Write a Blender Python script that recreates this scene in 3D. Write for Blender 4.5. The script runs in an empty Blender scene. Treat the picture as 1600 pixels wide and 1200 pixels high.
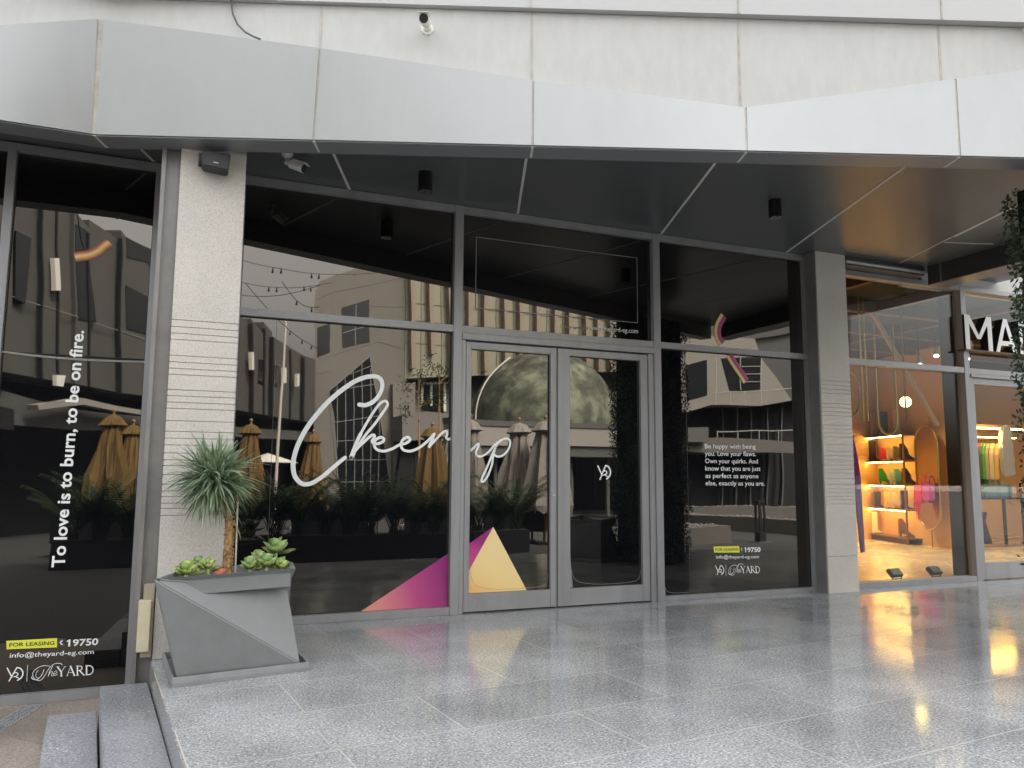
import bpy, bmesh, math, random
from mathutils import Vector, Matrix
import numpy as np
random.seed(7)
R = math.radians
sc = bpy.context.scene
COL = sc.collection

# ------------------------------------------------------------------ camera
F_PX, YAW, PITCH, ROLL, CD, CH = 1224.169, 0.390701, 0.116869, 0.00637384, 6.55622, 1.174574
def _axes():
    cy, sy = math.cos(YAW), math.sin(YAW)
    f0 = Vector((sy, cy, 0)); r0 = Vector((cy, -sy, 0)); up = Vector((0, 0, 1))
    fw = f0*math.cos(PITCH)+up*math.sin(PITCH)
    u = r0.cross(fw)
    r = r0*math.cos(ROLL)+u*math.sin(ROLL)
    return r, r.cross(fw), fw
CR, CU, CF = _axes()
CO = Vector((0, -CD, CH))
cam = bpy.data.cameras.new('camera'); camo = bpy.data.objects.new('camera', cam); COL.objects.link(camo)
camo.matrix_world = Matrix(((CR.x, CU.x, -CF.x, CO.x), (CR.y, CU.y, -CF.y, CO.y), (CR.z, CU.z, -CF.z, CO.z), (0, 0, 0, 1)))
cam.sensor_width = 36; cam.lens = 36*F_PX/1600; cam.clip_start = .05; cam.clip_end = 500
sc.camera = camo

# ------------------------------------------------------------------ world, sun, exposure
SUN_EL, SUN_AZ = R(50), R(24)          # azimuth: 0 = +y, clockwise; hazy sun behind the shop, so the far side of the court is lit
w = bpy.data.worlds.new('World'); sc.world = w; w.use_nodes = True
nt = w.node_tree; nt.nodes.clear()
sky = nt.nodes.new('ShaderNodeTexSky'); sky.sky_type = 'NISHITA'; sky.sun_disc = False
sky.sun_elevation = SUN_EL; sky.sun_rotation = SUN_AZ; sky.air_density = 1.2; sky.dust_density = 10; sky.ozone_density = 1
hs = nt.nodes.new('ShaderNodeHueSaturation'); hs.inputs['Saturation'].default_value = .09
bg = nt.nodes.new('ShaderNodeBackground'); bg.inputs['Strength'].default_value = .15
wo = nt.nodes.new('ShaderNodeOutputWorld')
nt.links.new(sky.outputs[0], hs.inputs['Color']); nt.links.new(hs.outputs[0], bg.inputs[0]); nt.links.new(bg.outputs[0], wo.inputs[0])
sl = bpy.data.lights.new('sun', 'SUN'); sl.energy = 2.0; sl.angle = R(12); sl.color = (1, .965, .92)
so = bpy.data.objects.new('sun', sl); COL.objects.link(so); so.location = (0, -20, 30)
sd = Vector((math.sin(SUN_AZ)*math.cos(SUN_EL), math.cos(SUN_AZ)*math.cos(SUN_EL), math.sin(SUN_EL)))
so.rotation_euler = sd.to_track_quat('Z', 'Y').to_euler()
sc.view_settings.view_transform = 'Standard'; sc.view_settings.look = 'None'
sc.view_settings.exposure = 2.85; sc.view_settings.gamma = 1
sc.view_settings.use_curve_mapping = False
sc.cycles.max_bounces = 8; sc.cycles.glossy_bounces = 5; sc.cycles.transmission_bounces = 5; sc.cycles.sample_clamp_indirect = 6

# ------------------------------------------------------------------ surveying: photo bearing -> real point on a real plane
def bearing(px, py): return (CF*F_PX+CR*(px-800)-CU*(py-600)).normalized()
def onY(px, py, y=0.0):
    d = bearing(px, py); return CO+d*((y-CO.y)/d.y)
def onZ(px, py, z):
    d = bearing(px, py); return CO+d*((z-CO.z)/d.z)
def onV(px, py, A, B, off=0.0):
    a = Vector((A[0], A[1], 0)); dd = Vector((B[0]-A[0], B[1]-A[1], 0)).normalized(); n = Vector((dd.y, -dd.x, 0))
    d = bearing(px, py); return CO+d*(((a+n*off-CO).dot(n))/d.dot(n))
def XZ(px, py):
    p = onY(px, py, 0); return (p.x, p.z)

# ------------------------------------------------------------------ materials
MATS = {}
def mat(name, col, rough=.6, metal=0., var=0., vscale=3., bump=0., bscale=40., ior=1.45, spec_tint=None, emit=None, estr=0., vdet=5, streak=0.):
    if name in MATS: return MATS[name]
    m = bpy.data.materials.new(name); m.use_nodes = True; t = m.node_tree; N = t.nodes; L = t.links
    b = N['Principled BSDF']; b.inputs['Base Color'].default_value = (*col, 1); b.inputs['Roughness'].default_value = rough
    b.inputs['Metallic'].default_value = metal; b.inputs['IOR'].default_value = ior
    if spec_tint: b.inputs['Specular Tint'].default_value = (*spec_tint, 1)
    if emit: b.inputs['Emission Color'].default_value = (*emit, 1); b.inputs['Emission Strength'].default_value = estr
    tc = N.new('ShaderNodeTexCoord')
    if var or streak:
        mp = N.new('ShaderNodeMapping'); L.new(tc.outputs['Object'], mp.inputs[0])
        if streak: mp.inputs['Scale'].default_value = (1, 1, streak)
        n = N.new('ShaderNodeTexNoise'); n.inputs['Scale'].default_value = vscale; n.inputs['Detail'].default_value = vdet; n.inputs['Roughness'].default_value = .65
        L.new(mp.outputs[0], n.inputs['Vector'])
        r = N.new('ShaderNodeMapRange'); r.inputs[1].default_value = .3; r.inputs[2].default_value = .7
        r.inputs[3].default_value = 1-var; r.inputs[4].default_value = 1+var; L.new(n.outputs[0], r.inputs[0])
        mx = N.new('ShaderNodeVectorMath'); mx.operation = 'SCALE'; mx.inputs[0].default_value = col; L.new(r.outputs[0], mx.inputs['Scale'])
        L.new(mx.outputs[0], b.inputs['Base Color'])
        rr = N.new('ShaderNodeMapRange'); rr.inputs[1].default_value = .3; rr.inputs[2].default_value = .7
        rr.inputs[3].default_value = max(0, rough-.08*min(1, rough*4)); rr.inputs[4].default_value = min(1, rough+.08*min(1, rough*4))
        L.new(n.outputs[0], rr.inputs[0]); L.new(rr.outputs[0], b.inputs['Roughness'])
    if bump:
        n2 = N.new('ShaderNodeTexNoise'); n2.inputs['Scale'].default_value = bscale; n2.inputs['Detail'].default_value = 3; L.new(tc.outputs['Object'], n2.inputs['Vector'])
        bp = N.new('ShaderNodeBump'); bp.inputs['Strength'].default_value = min(1, bump*10); bp.inputs['Distance'].default_value = bump/10
        L.new(n2.outputs[0], bp.inputs['Height']); L.new(bp.outputs[0], b.inputs['Normal'])
    MATS[name] = m; return m

def ramp(N, stops):
    r = N.new('ShaderNodeValToRGB'); e = r.color_ramp.elements
    while len(e) < len(stops): e.new(.5)
    for i, (p, c) in enumerate(stops): e[i].position = p; e[i].color = (*c, 1)
    return r

def granite_mat(name, dark, mid, light, scale, rough, tile=None, rot=0., mort=(.45, .38, .3), off=(0, 0), blotch=.12):
    m = bpy.data.materials.new(name); m.use_nodes = True; t = m.node_tree; N = t.nodes; L = t.links; b = N['Principled BSDF']
    tc = N.new('ShaderNodeTexCoord'); mp = N.new('ShaderNodeMapping'); L.new(tc.outputs['Object'], mp.inputs[0])
    mp.inputs['Rotation'].default_value = (0, 0, rot); mp.inputs['Location'].default_value = (*off, 0)
    n1 = N.new('ShaderNodeTexNoise'); n1.inputs['Scale'].default_value = scale; n1.inputs['Detail'].default_value = 4; n1.inputs['Roughness'].default_value = .75
    L.new(mp.outputs[0], n1.inputs['Vector'])
    r = ramp(N, [(.34, dark), (.47, mid), (.56, mid), (.68, light)]); L.new(n1.outputs[0], r.inputs[0])
    v = N.new('ShaderNodeTexVoronoi'); v.inputs['Scale'].default_value = scale*1.1; L.new(mp.outputs[0], v.inputs['Vector'])
    vr = ramp(N, [(.0, (1.15, 1.15, 1.15)), (.35, (1, 1, 1)), (.8, (.72, .72, .74))]); L.new(v.outputs['Distance'], vr.inputs[0])
    mu = N.new('ShaderNodeVectorMath'); mu.operation = 'MULTIPLY'; L.new(r.outputs[0], mu.inputs[0]); L.new(vr.outputs[0], mu.inputs[1])
    n3 = N.new('ShaderNodeTexNoise'); n3.inputs['Scale'].default_value = 1.7; n3.inputs['Detail'].default_value = 4; L.new(mp.outputs[0], n3.inputs['Vector'])
    mr = N.new('ShaderNodeMapRange'); mr.inputs[1].default_value = .3; mr.inputs[2].default_value = .7; mr.inputs[3].default_value = 1-blotch; mr.inputs[4].default_value = 1+blotch
    L.new(n3.outputs[0], mr.inputs[0])
    m2 = N.new('ShaderNodeVectorMath'); m2.operation = 'SCALE'; L.new(mu.outputs[0], m2.inputs[0]); L.new(mr.outputs[0], m2.inputs['Scale'])
    last = m2.outputs[0]
    rr = N.new('ShaderNodeMapRange'); rr.inputs[1].default_value = .3; rr.inputs[2].default_value = .7; rr.inputs[3].default_value = rough*.6; rr.inputs[4].default_value = rough*1.5
    L.new(n3.outputs[0], rr.inputs[0]); L.new(rr.outputs[0], b.inputs['Roughness'])
    if tile:
        br = N.new('ShaderNodeTexBrick'); br.offset = .5; br.inputs['Scale'].default_value = 1
        br.inputs['Brick Width'].default_value = tile[0]; br.inputs['Row Height'].default_value = tile[1]; br.inputs['Mortar Size'].default_value = .0032
        br.inputs['Mortar Smooth'].default_value = .1
        br.inputs['Color1'].default_value = (.90, .90, .91, 1); br.inputs['Color2'].default_value = (1.06, 1.06, 1.06, 1); br.inputs['Mortar'].default_value = (1, 1, 1, 1)
        L.new(mp.outputs[0], br.inputs['Vector'])
        m3 = N.new('ShaderNodeVectorMath'); m3.operation = 'MULTIPLY'; L.new(last, m3.inputs[0]); L.new(br.outputs['Color'], m3.inputs[1])
        mx = N.new('ShaderNodeMix'); mx.data_type = 'RGBA'; L.new(br.outputs['Fac'], mx.inputs['Factor']); L.new(m3.outputs[0], mx.inputs['A']); mx.inputs['B'].default_value = (*mort, 1)
        last = mx.outputs['Result']
        bp = N.new('ShaderNodeBump'); bp.invert = True; bp.inputs['Strength'].default_value = .4; bp.inputs['Distance'].default_value = .002
        L.new(br.outputs['Fac'], bp.inputs['Height']); 
        n4 = N.new('ShaderNodeTexNoise'); n4.inputs['Scale'].default_value = 2.2; L.new(mp.outputs[0], n4.inputs['Vector'])
        b2 = N.new('ShaderNodeBump'); b2.inputs['Strength'].default_value = .25; b2.inputs['Distance'].default_value = .006; L.new(n4.outputs[0], b2.inputs['Height'])
        L.new(b2.outputs[0], bp.inputs['Normal']); L.new(bp.outputs[0], b.inputs['Normal'])
    L.new(last, b.inputs['Base Color'])
    MATS[name] = m; return m

def ramp_mat(name, p0, p1, stops, rough=.35):
    """linear colour blend of a printed film between two points of the window plane"""
    m = bpy.data.materials.new(name); m.use_nodes = True; t = m.node_tree; N = t.nodes; L = t.links; b = N['Principled BSDF']
    tc = N.new('ShaderNodeTexCoord')
    sb = N.new('ShaderNodeVectorMath'); sb.operation = 'SUBTRACT'; L.new(tc.outputs['Object'], sb.inputs[0]); sb.inputs[1].default_value = (p0[0], 0, p0[1])
    d = Vector((p1[0]-p0[0], 0, p1[1]-p0[1])); dn = d/d.length_squared
    dt = N.new('ShaderNodeVectorMath'); dt.operation = 'DOT_PRODUCT'; L.new(sb.outputs[0], dt.inputs[0]); dt.inputs[1].default_value = dn
    r = ramp(N, stops); L.new(dt.outputs['Value'], r.inputs[0]); L.new(r.outputs[0], b.inputs['Base Color']); b.inputs['Roughness'].default_value = rough
    return m

def film_glass(name, f0_ior=1.98, tint=(1, .92, .81), base=(.004, .0045, .006), wave=.16):
    m = bpy.data.materials.new(name); m.use_nodes = True; t = m.node_tree; N = t.nodes; L = t.links; b = N['Principled BSDF']
    b.inputs['Base Color'].default_value = (*base, 1); b.inputs['Roughness'].default_value = .012; b.inputs['IOR'].default_value = f0_ior
    b.inputs['Specular Tint'].default_value = (*tint, 1)
    tc = N.new('ShaderNodeTexCoord'); n = N.new('ShaderNodeTexNoise'); n.inputs['Scale'].default_value = 1.3; n.inputs['Detail'].default_value = 1; L.new(tc.outputs['Object'], n.inputs['Vector'])
    bp = N.new('ShaderNodeBump'); bp.inputs['Strength'].default_value = wave; bp.inputs['Distance'].default_value = .006; L.new(n.outputs[0], bp.inputs['Height']); L.new(bp.outputs[0], b.inputs['Normal'])
    MATS[name] = m; return m

def clear_glass(name, col=(.86, .9, .88), refl=1.55):
    m = bpy.data.materials.new(name); m.use_nodes = True; t = m.node_tree; N = t.nodes; L = t.links; N.remove(N['Principled BSDF'])
    o = N['Material Output']; tr = N.new('ShaderNodeBsdfTransparent'); tr.inputs[0].default_value = (*col, 1)
    g = N.new('ShaderNodeBsdfGlossy'); g.inputs['Roughness'].default_value = .01
    lw = N.new('ShaderNodeLayerWeight'); lw.inputs[0].default_value = .5; mx = N.new('ShaderNodeMixShader')
    pw = N.new('ShaderNodeMath'); pw.operation = 'POWER'; pw.inputs[1].default_value = 3.5; L.new(lw.outputs['Facing'], pw.inputs[0])
    ma = N.new('ShaderNodeMath'); ma.operation = 'MULTIPLY_ADD'; ma.inputs[1].default_value = .6; ma.inputs[2].default_value = .03; L.new(pw.outputs[0], ma.inputs[0])
    L.new(ma.outputs[0], mx.inputs[0]); L.new(tr.outputs[0], mx.inputs[1]); L.new(g.outputs[0], mx.inputs[2]); L.new(mx.outputs[0], o.inputs[0])
    MATS[name] = m; return m

M_FRAME = mat('frame_paint', (.30, .30, .308), .42, .3, var=.12, vscale=6, streak=.15)
M_FRAME_D = mat('dark_gasket', (.012, .012, .013), .7)
M_FILM = film_glass('black_film_glass')
M_CLEAR = clear_glass('clear_glass')
M_WHITE = mat('white_vinyl', (.85, .87, .86), .45)
M_GREYLINE = mat('grey_vinyl', (.25, .25, .24), .5)
M_YEL = mat('yellow_vinyl', (.75, .76, .07), .45)
M_BLACKV = mat('black_vinyl', (.02, .02, .02), .5)
M_CONC = mat('white_concrete', (.50, .50, .485), .85, var=.06, vscale=14, bump=.02, bscale=60, vdet=12, streak=.35)
M_FASC = mat('silver_panel', (.345, .352, .35), .40, .5, var=.06, vscale=2.5, streak=.3, vdet=7)
M_SEAM = mat('sealant', (.42, .40, .36), .7, var=.2, vscale=12)
M_SOFF = mat('soffit_panel', (.145, .155, .16), .32, .4)
M_SOFFSEAM = mat('soffit_seam', (.62, .60, .56), .6)
M_LIP = mat('lip_panel', (.25, .26, .27), .4, .3)
M_FLOOR = granite_mat('polished_granite', (.10, .105, .11), (.33, .345, .35), (.86, .87, .87), 80, .10, tile=(1.2, .6), rot=R(-6), mort=(.50, .46, .41), off=(.25, .06), blotch=.2)
M_STEP = granite_mat('step_granite', (.09, .10, .115), (.30, .315, .335), (.80, .81, .82), 85, .3)
M_PILLAR = granite_mat('pillar_granite', (.50, .47, .42), (.60, .565, .51), (.70, .66, .60), 190, .75, blotch=.10)
M_PAVE = granite_mat('beige_pavers', (.24, .20, .165), (.33, .28, .235), (.42, .37, .32), 60, .7, tile=(.6, .6), rot=R(-40), mort=(.2, .18, .15), blotch=.2)
M_PLANT = mat('planter_grey', (.20, .205, .205), .42, .0, var=.10, vscale=4, bump=.004, bscale=25)
M_BLACK = mat('black_metal', (.012, .012, .014), .35, .3)
M_CREAM = mat('yellowed_plastic', (.62, .56, .38), .5, var=.08, vscale=9)
M_VOIDB = mat('unlit_interior', (.02, .02, .02), .9)
M_SOIL = mat('soil', (.06, .045, .03), .95, var=.4, vscale=60, bump=.05, bscale=90)

# ------------------------------------------------------------------ mesh builder
class MB:
    def __init__(s): s.v = []; s.f = []; s.smooth = False
    def quad(s, *p):
        i = len(s.v); s.v += [tuple(q) for q in p]; s.f.append(tuple(range(i, i+len(p)))); return s
    def box(s, x0, x1, y0, y1, z0, z1):
        c = [(x0, y0), (x1, y0), (x1, y1), (x0, y1)]; return s.prism(c, z0, z1)
    def prism(s, plan, z0, z1):
        z0s = z0 if isinstance(z0, (list, tuple)) else [z0]*len(plan); z1s = z1 if isinstance(z1, (list, tuple)) else [z1]*len(plan)
        i = len(s.v); n = len(plan)
        s.v += [(p[0], p[1], z) for p, z in zip(plan, z0s)]+[(p[0], p[1], z) for p, z in zip(plan, z1s)]
        s.f.append(tuple(i+k for k in reversed(range(n)))); s.f.append(tuple(i+n+k for k in range(n)))
        for k in range(n): s.f.append((i+k, i+(k+1) % n, i+n+(k+1) % n, i+n+k))
        return s
    def slab(s, poly, vec):
        """extrude a 3-D polygon along vec"""
        i = len(s.v); n = len(poly); vec = Vector(vec)
        s.v += [tuple(p) for p in poly]+[tuple(Vector(p)+vec) for p in poly]
        s.f.append(tuple(i+k for k in range(n))); s.f.append(tuple(i+n+k for k in reversed(range(n))))
        for k in range(n): s.f.append((i+k, i+n+k, i+n+(k+1) % n, i+(k+1) % n))
        return s
    def tube(s, pts, r, n=8, cap=True):
        pts = [Vector(p) for p in pts]; rs = r if isinstance(r, (list, tuple)) else [r]*len(pts)
        i0 = len(s.v); prev = None
        for k, p in enumerate(pts):
            d = (pts[min(k+1, len(pts)-1)]-pts[max(k-1, 0)])
            if d.length < 1e-9: d = Vector((0, 0, 1))
            d.normalize()
            if prev is None: a = d.orthogonal().normalized()
            else:
                a = prev-d*prev.dot(d)
                a = a.normalized() if a.length > 1e-6 else d.orthogonal().normalized()
            prev = a; b = d.cross(a)
            for j in range(n):
                t = 2*math.pi*j/n; s.v.append(tuple(p+(a*math.cos(t)+b*math.sin(t))*rs[k]))
        for k in range(len(pts)-1):
            for j in range(n):
                a0 = i0+k*n+j; a1 = i0+k*n+(j+1) % n; s.f.append((a0, a1, a1+n, a0+n))
        if cap:
            s.f.append(tuple(i0+j for j in reversed(range(n)))); s.f.append(tuple(i0+(len(pts)-1)*n+j for j in range(n)))
        return s
    def ball(s, c, r, seg=16, ring=10, sx=1, sy=1, sz=1, zmin=-1):
        i0 = len(s.v)
        for a in range(ring+1):
            ph = math.pi*a/ring; z = math.cos(ph)
            for b in range(seg):
                t = 2*math.pi*b/seg; q = math.sin(ph)
                s.v.append((c[0]+r*sx*q*math.cos(t), c[1]+r*sy*q*math.sin(t), c[2]+r*sz*max(z, zmin)))
        for a in range(ring):
            for b in range(seg):
                s.f.append((i0+a*seg+b, i0+(a+1)*seg+b, i0+(a+1)*seg+(b+1) % seg, i0+a*seg+(b+1) % seg))
        return s
    def build(s, name, m, parent=None, smooth=False, bevel=0, loc=None):
        me = bpy.data.meshes.new(name); me.from_pydata(s.v, [], s.f); me.update()
        if bevel or True:
            bm = bmesh.new(); bm.from_mesh(me)
            if len(bm.faces) < 20000: bmesh.ops.recalc_face_normals(bm, faces=bm.faces) if s.recalc else None
            if bevel: bmesh.ops.bevel(bm, geom=list(bm.edges), offset=bevel, segments=2, affect='EDGES', clamp_overlap=True)
            bm.to_mesh(me); bm.free()
        for mm in (m if isinstance(m, list) else [m]): me.materials.append(mm)
        if smooth:
            for p in me.polygons: p.use_smooth = True
        o = bpy.data.objects.new(name, me); COL.objects.link(o)
        if parent is not None: adopt(o, parent)
        return o
    recalc = True

WM = {}   # world matrices of parents, kept by hand (everything is translated only while it is being built)
def adopt(o, parent):
    o.parent = parent; o.matrix_parent_inverse = Matrix.Translation(WM.get(parent.name, Vector((0, 0, 0)))*-1)
def thing(name, label, cat, loc=(0, 0, 0), group=None):
    o = bpy.data.objects.new(name, None); COL.objects.link(o); o.location = loc; o.empty_display_size = .1
    WM[o.name] = Vector(loc); return tag(o, label, cat, group)
def tag(o, label=None, cat=None, group=None, kind=None):
    if label: o['label'] = label
    if cat: o['category'] = cat
    if group: o['group'] = group
    if kind: o['kind'] = kind
    return o
def struct(o): o['kind'] = 'structure'; return o
def copy_tree(o, parent=None):
    c = o.copy(); COL.objects.link(c)
    if parent is not None: c.parent = parent
    for ch in list(o.children): copy_tree(ch, c)
    return c

# ------------------------------------------------------------------ lettering
def catmull(p, k=8):
    out = []; n = len(p)
    for i in range(n-1):
        p0 = Vector(p[max(i-1, 0)]); p1 = Vector(p[i]); p2 = Vector(p[i+1]); p3 = Vector(p[min(i+2, n-1)])
        for j in range(k):
            t = j/k; out.append(.5*((2*p1)+(p2-p0)*t+(2*p0-5*p1+4*p2-p3)*t*t+(3*p1-p0-3*p2+p3)*t**3))
    out.append(Vector(p[-1])); return out
def ribbon(mb, pts, wd, y, k=8, smooth=True):
    """flat vinyl stroke in the window plane; pts are (x,z), wd a width or a function of t"""
    q = catmull(pts, k) if smooth else [Vector(p) for p in pts]
    n = len(q); L = []; Rr = []
    for i in range(n):
        d = (q[min(i+1, n-1)]-q[max(i-1, 0)])
        d = d.normalized() if d.length > 1e-9 else Vector((1, 0)); nn = Vector((-d.y, d.x)); h = (wd(i/(n-1)) if callable(wd) else wd)/2
        L.append(q[i]+nn*h); Rr.append(q[i]-nn*h)
    for i in range(n-1):
        yy = y-((i*7) % 5)*.00004
        mb.quad((L[i].x, yy, L[i].y), (Rr[i].x, yy, Rr[i].y), (Rr[i+1].x, yy, Rr[i+1].y), (L[i+1].x, yy, L[i+1].y))
    r0 = (wd(0) if callable(wd) else wd)/2; r1 = (wd(1) if callable(wd) else wd)/2
    for c, r in ((q[0], r0), (q[-1], r1)):
        mb.quad(*[(c.x+r*math.cos(t*math.pi/6), y-.0003, c.y+r*math.sin(t*math.pi/6)) for t in range(12)])
def text_geo(s, weight=0.):
    cu = bpy.data.curves.new('t', 'FONT'); cu.body = s; cu.size = 1; cu.offset = weight; cu.resolution_u = 3
    o = bpy.data.objects.new('t', cu); COL.objects.link(o)
    dg = bpy.context.evaluated_depsgraph_get(); me = bpy.data.meshes.new_from_object(o.evaluated_get(dg))
    v = [(a.co.x, a.co.y) for a in me.vertices]; f = [tuple(p.vertices) for p in me.polygons]
    bpy.data.objects.remove(o); bpy.data.curves.remove(cu); bpy.data.meshes.remove(me)
    return v, f
def put_text(mb, s, p0, p1, y, weight=0., h=None):
    """baseline from p0 to p1 in the window plane (x,z); h = height of a capital"""
    v, f = text_geo(s, weight)
    x0 = min(a[0] for a in v); x1 = max(a[0] for a in v)
    p0 = Vector(p0); p1 = Vector(p1); e = p1-p0; sx = e.length/(x1-x0); e.normalize(); nrm = Vector((-e.y, e.x))
    sy = h/.73 if h else sx
    i = len(mb.v)
    for a in v:
        q = p0+e*((a[0]-x0)*sx)+nrm*(a[1]*sy); mb.v.append((q.x, y, q.y))
    for t in f: mb.f.append(tuple(i+k for k in t))
def vinyl(mb, name, m, parent, label=None):
    mb.recalc = False
    o = mb.build(name, m, parent)
    if label: o['label'] = label
    return o

# ================================================================== the setting: ground, terrace, steps
ZG = -.42
E6 = Vector((.9951, .0985)); N6 = Vector((-.0985, .9951))    # terrace grid: along the shops, towards the shops
g = MB(); g.box(-120, 160, -140, 120, ZG-.3, ZG); struct(g.build('paving', M_PAVE))
g = MB(); g.box(-60, 90, -90, -2.3, ZG-.1, ZG+.004); g.build('darkened_paving', mat('darkened_ground', (.055, .055, .055), .5, var=.25, vscale=30))['kind'] = 'structure'  # sheet added over the paving; shade of the mirrored ground put into its colour
def edge_line(x0, y0, y): return x0+(y0-y)*(.0985/.9951)
def plat(x0, y0, yback, yfront, z0, z1, xr):
    return MB().prism([(edge_line(x0, y0, yfront), yfront), (7.6, yfront), (9.6, yfront+1.2), (xr, yfront+1.6), (xr, yback), (edge_line(x0, y0, yback), yback)], z0, z1)
p = MB(); p.prism([(edge_line(-.152, -.943, -4.45), -4.45), (7.6, -4.45), (9.2, -3.5), (22, -3.2), (22, 0.2), (-.13, .2), (-.13, -.943), (-.152, -.943)], ZG, 0)
struct(p.build('terrace_floor', M_FLOOR, bevel=.004))
p = MB(); p.prism([(edge_line(-.43, -.91, -4.8), -4.8), (7.7, -4.8), (9.4, -3.85), (22, -3.5), (22, -3.2), (9.2, -3.52), (7.6, -4.47), (edge_line(-.148, -.943, -4.47), -4.47), (edge_line(-.16, -.943, -.91), -.91), (-.43, -.91)], ZG, -.14)
struct(p.build('step', M_STEP, bevel=.004))
p = MB(); p.prism([(edge_line(-.70, -.93, -5.15), -5.15), (7.8, -5.15), (9.6, -4.2), (22, -3.8), (22, -3.5), (9.4, -3.87), (7.7, -4.82), (edge_line(-.44, -.93, -4.82), -4.82), (edge_line(-.44, -.93, -.93), -.93), (-.70, -.93)], ZG, -.28)
struct(p.build('step', M_STEP, bevel=.004))
# inlaid strip of small granite setts in the paving, lower left
s_ = MB(); rr = random.Random(3)
a0 = onZ(-60, 1175, ZG); a1 = onZ(62, 1100, ZG); dv = (a1-a0); dl = dv.length; dv.normalize(); nv = Vector((-dv.y, dv.x, 0))
k = 0
while k*.032 < dl:
    for j in (-1, 0, 1, 2):
        c = a0+dv*(k*.032+rr.uniform(-.004, .004))+nv*(j*.034+rr.uniform(-.004, .004)); h = .012
        s_.prism([(c.x-h, c.y-h), (c.x+h, c.y-h*rr.uniform(.7, 1)), (c.x+h*rr.uniform(.8, 1.1), c.y+h), (c.x-h, c.y+h)], ZG-.01, ZG+.005)
    k += 1
struct(s_.build('sett_strip', M_STEP))

# ================================================================== the shop building
B = thing('shop_building', 'grey glazed shopfront building with silver canopy fascia, stone pillars and black filmed windows', 'building', (3, 0, 0))
A = Vector((.673, -1.413)); D = Vector((.9404, -.3400)); NN = Vector((-.3400, -.9404))      # canopy edge line, outward normal
def cp(s, off, z): q = A+D*s+NN*off; return (q.x, q.y, z)
SEAMS = [-1.435, 0, 1.468, 2.937, 4.436, 5.9, 7.4]
def fz(px, py, off):
    q = onV(px, py, tuple(A), tuple(A+D), off); return q.z, (Vector((q.x, q.y))-A).dot(D)
WOFF = -.18
tops = []
for (px, py, off) in ((160, 30, .13), (500, 75, .06), (833, 125, -.04), (1165, 168, -.145), (1493, 123, -.15)):
    z, s = fz(px, py, off); tops.append((s, off, z))
tops += [(5.9, -.08, 4.22), (7.4, -.08, 4.35)]
ftm = MB()
for i in range(6):
    s0, s1 = SEAMS[i]+.008, SEAMS[i+1]-.008
    (ta, oa, za), (tb, ob, zb) = tops[i], tops[i+1]
    f0, f1 = .008/1.46, 1-.008/1.46
    def tp(f, dz=0, do=0): return cp(ta+(tb-ta)*f, oa+(ob-oa)*f+do, za+(zb-za)*f+dz)
    G = 10; k = len(ftm.v)                                     # ruled, gently twisted sheet
    for j in range(G+1):
        for i2 in range(G+1):
            u, v = i2/G, j/G; lo = Vector(cp(s0+(s1-s0)*u, 0, 3.4)); hi = Vector(tp(f0+(f1-f0)*u)); ftm.v.append(tuple(lo.lerp(hi, v)))
    for j in range(G):
        for i2 in range(G): a_ = k+j*(G+1)+i2; ftm.f.append((a_, a_+1, a_+G+2, a_+G+1))
    L0, L1 = cp(s0, -.0, 3.4), cp(s1, -.0, 3.4); T0, T1 = tp(f0), tp(f1)
    I0, I1 = cp(s0, -.03, 3.4), cp(s1, -.03, 3.4); Q0 = cp(ta+(tb-ta)*f0, WOFF-.02, za+(zb-za)*f0+.02); Q1 = cp(ta+(tb-ta)*f1, WOFF-.02, za+(zb-za)*f1+.02)
    ftm.quad(T0, T1, Q1, Q0); ftm.quad(L1, L0, I0, I1); ftm.quad(L0, T0, Q0, I0); ftm.quad(T1, L1, I1, Q1); ftm.quad(I0, Q0, Q1, I1)
# left segment, parallel to the shopfront
zl = onY(0, 25, -.93).z; XC, YC = cp(SEAMS[0], 0, 0)[:2]
tc0 = cp(tops[0][0], tops[0][1], 0)
xs = [XC-.012, -2.15, -2.16, -3.64, -3.65, -5.2]
ct = Vector(cp(tops[0][0], tops[0][1], tops[0][2]))
for i in range(0, 6, 2):
    xa, xb = xs[i], xs[i+1]
    def lt(x): f = (XC-x)/4.5; return (x, ct.y+(YC+.17-ct.y)*min(1, f*3), ct.z-.20*(XC-x))
    G = 8; k = len(ftm.v)
    for j in range(G+1):
        for i2 in range(G+1): x = xb+(xa-xb)*i2/G; ftm.v.append(tuple(Vector((x, YC, 3.4)).lerp(Vector(lt(x)), j/G)))
    for j in range(G):
        for i2 in range(G): a_ = k+j*(G+1)+i2; ftm.f.append((a_, a_+1, a_+G+2, a_+G+1))
    La, Lb, Ta, Tb = (xa, YC, 3.4), (xb, YC, 3.4), lt(xa), lt(xb); Qa, Qb = (xa, YC+.3, Ta[2]), (xb, YC+.3, Tb[2])
    ftm.quad(Tb, Ta, Qa, Qb); ftm.quad(La, Ta, Qa, (xa, YC+.05, 3.4)); ftm.quad((xa, YC+.05, 3.4), Qa, Qb, (xb, YC+.05, 3.4))
ftm.recalc = False; fo = ftm.build('fascia_panel', M_FASC, B)
for p_ in fo.data.polygons:
    if len(p_.vertices) == 4 and p_.area < .02: p_.use_smooth = True
sm = MB()
for i in range(1, 6):
    s0 = SEAMS[i]; ta, oa, za = tops[i]
    a = [cp(s0-.009, -.006, 3.402), cp(s0+.009, -.006, 3.402), cp(ta+.009, oa-.006, za-.004), cp(ta-.009, oa-.006, za-.004)]
    sm.slab(a, (-NN.x*.02, -NN.y*.02, 0))
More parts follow.
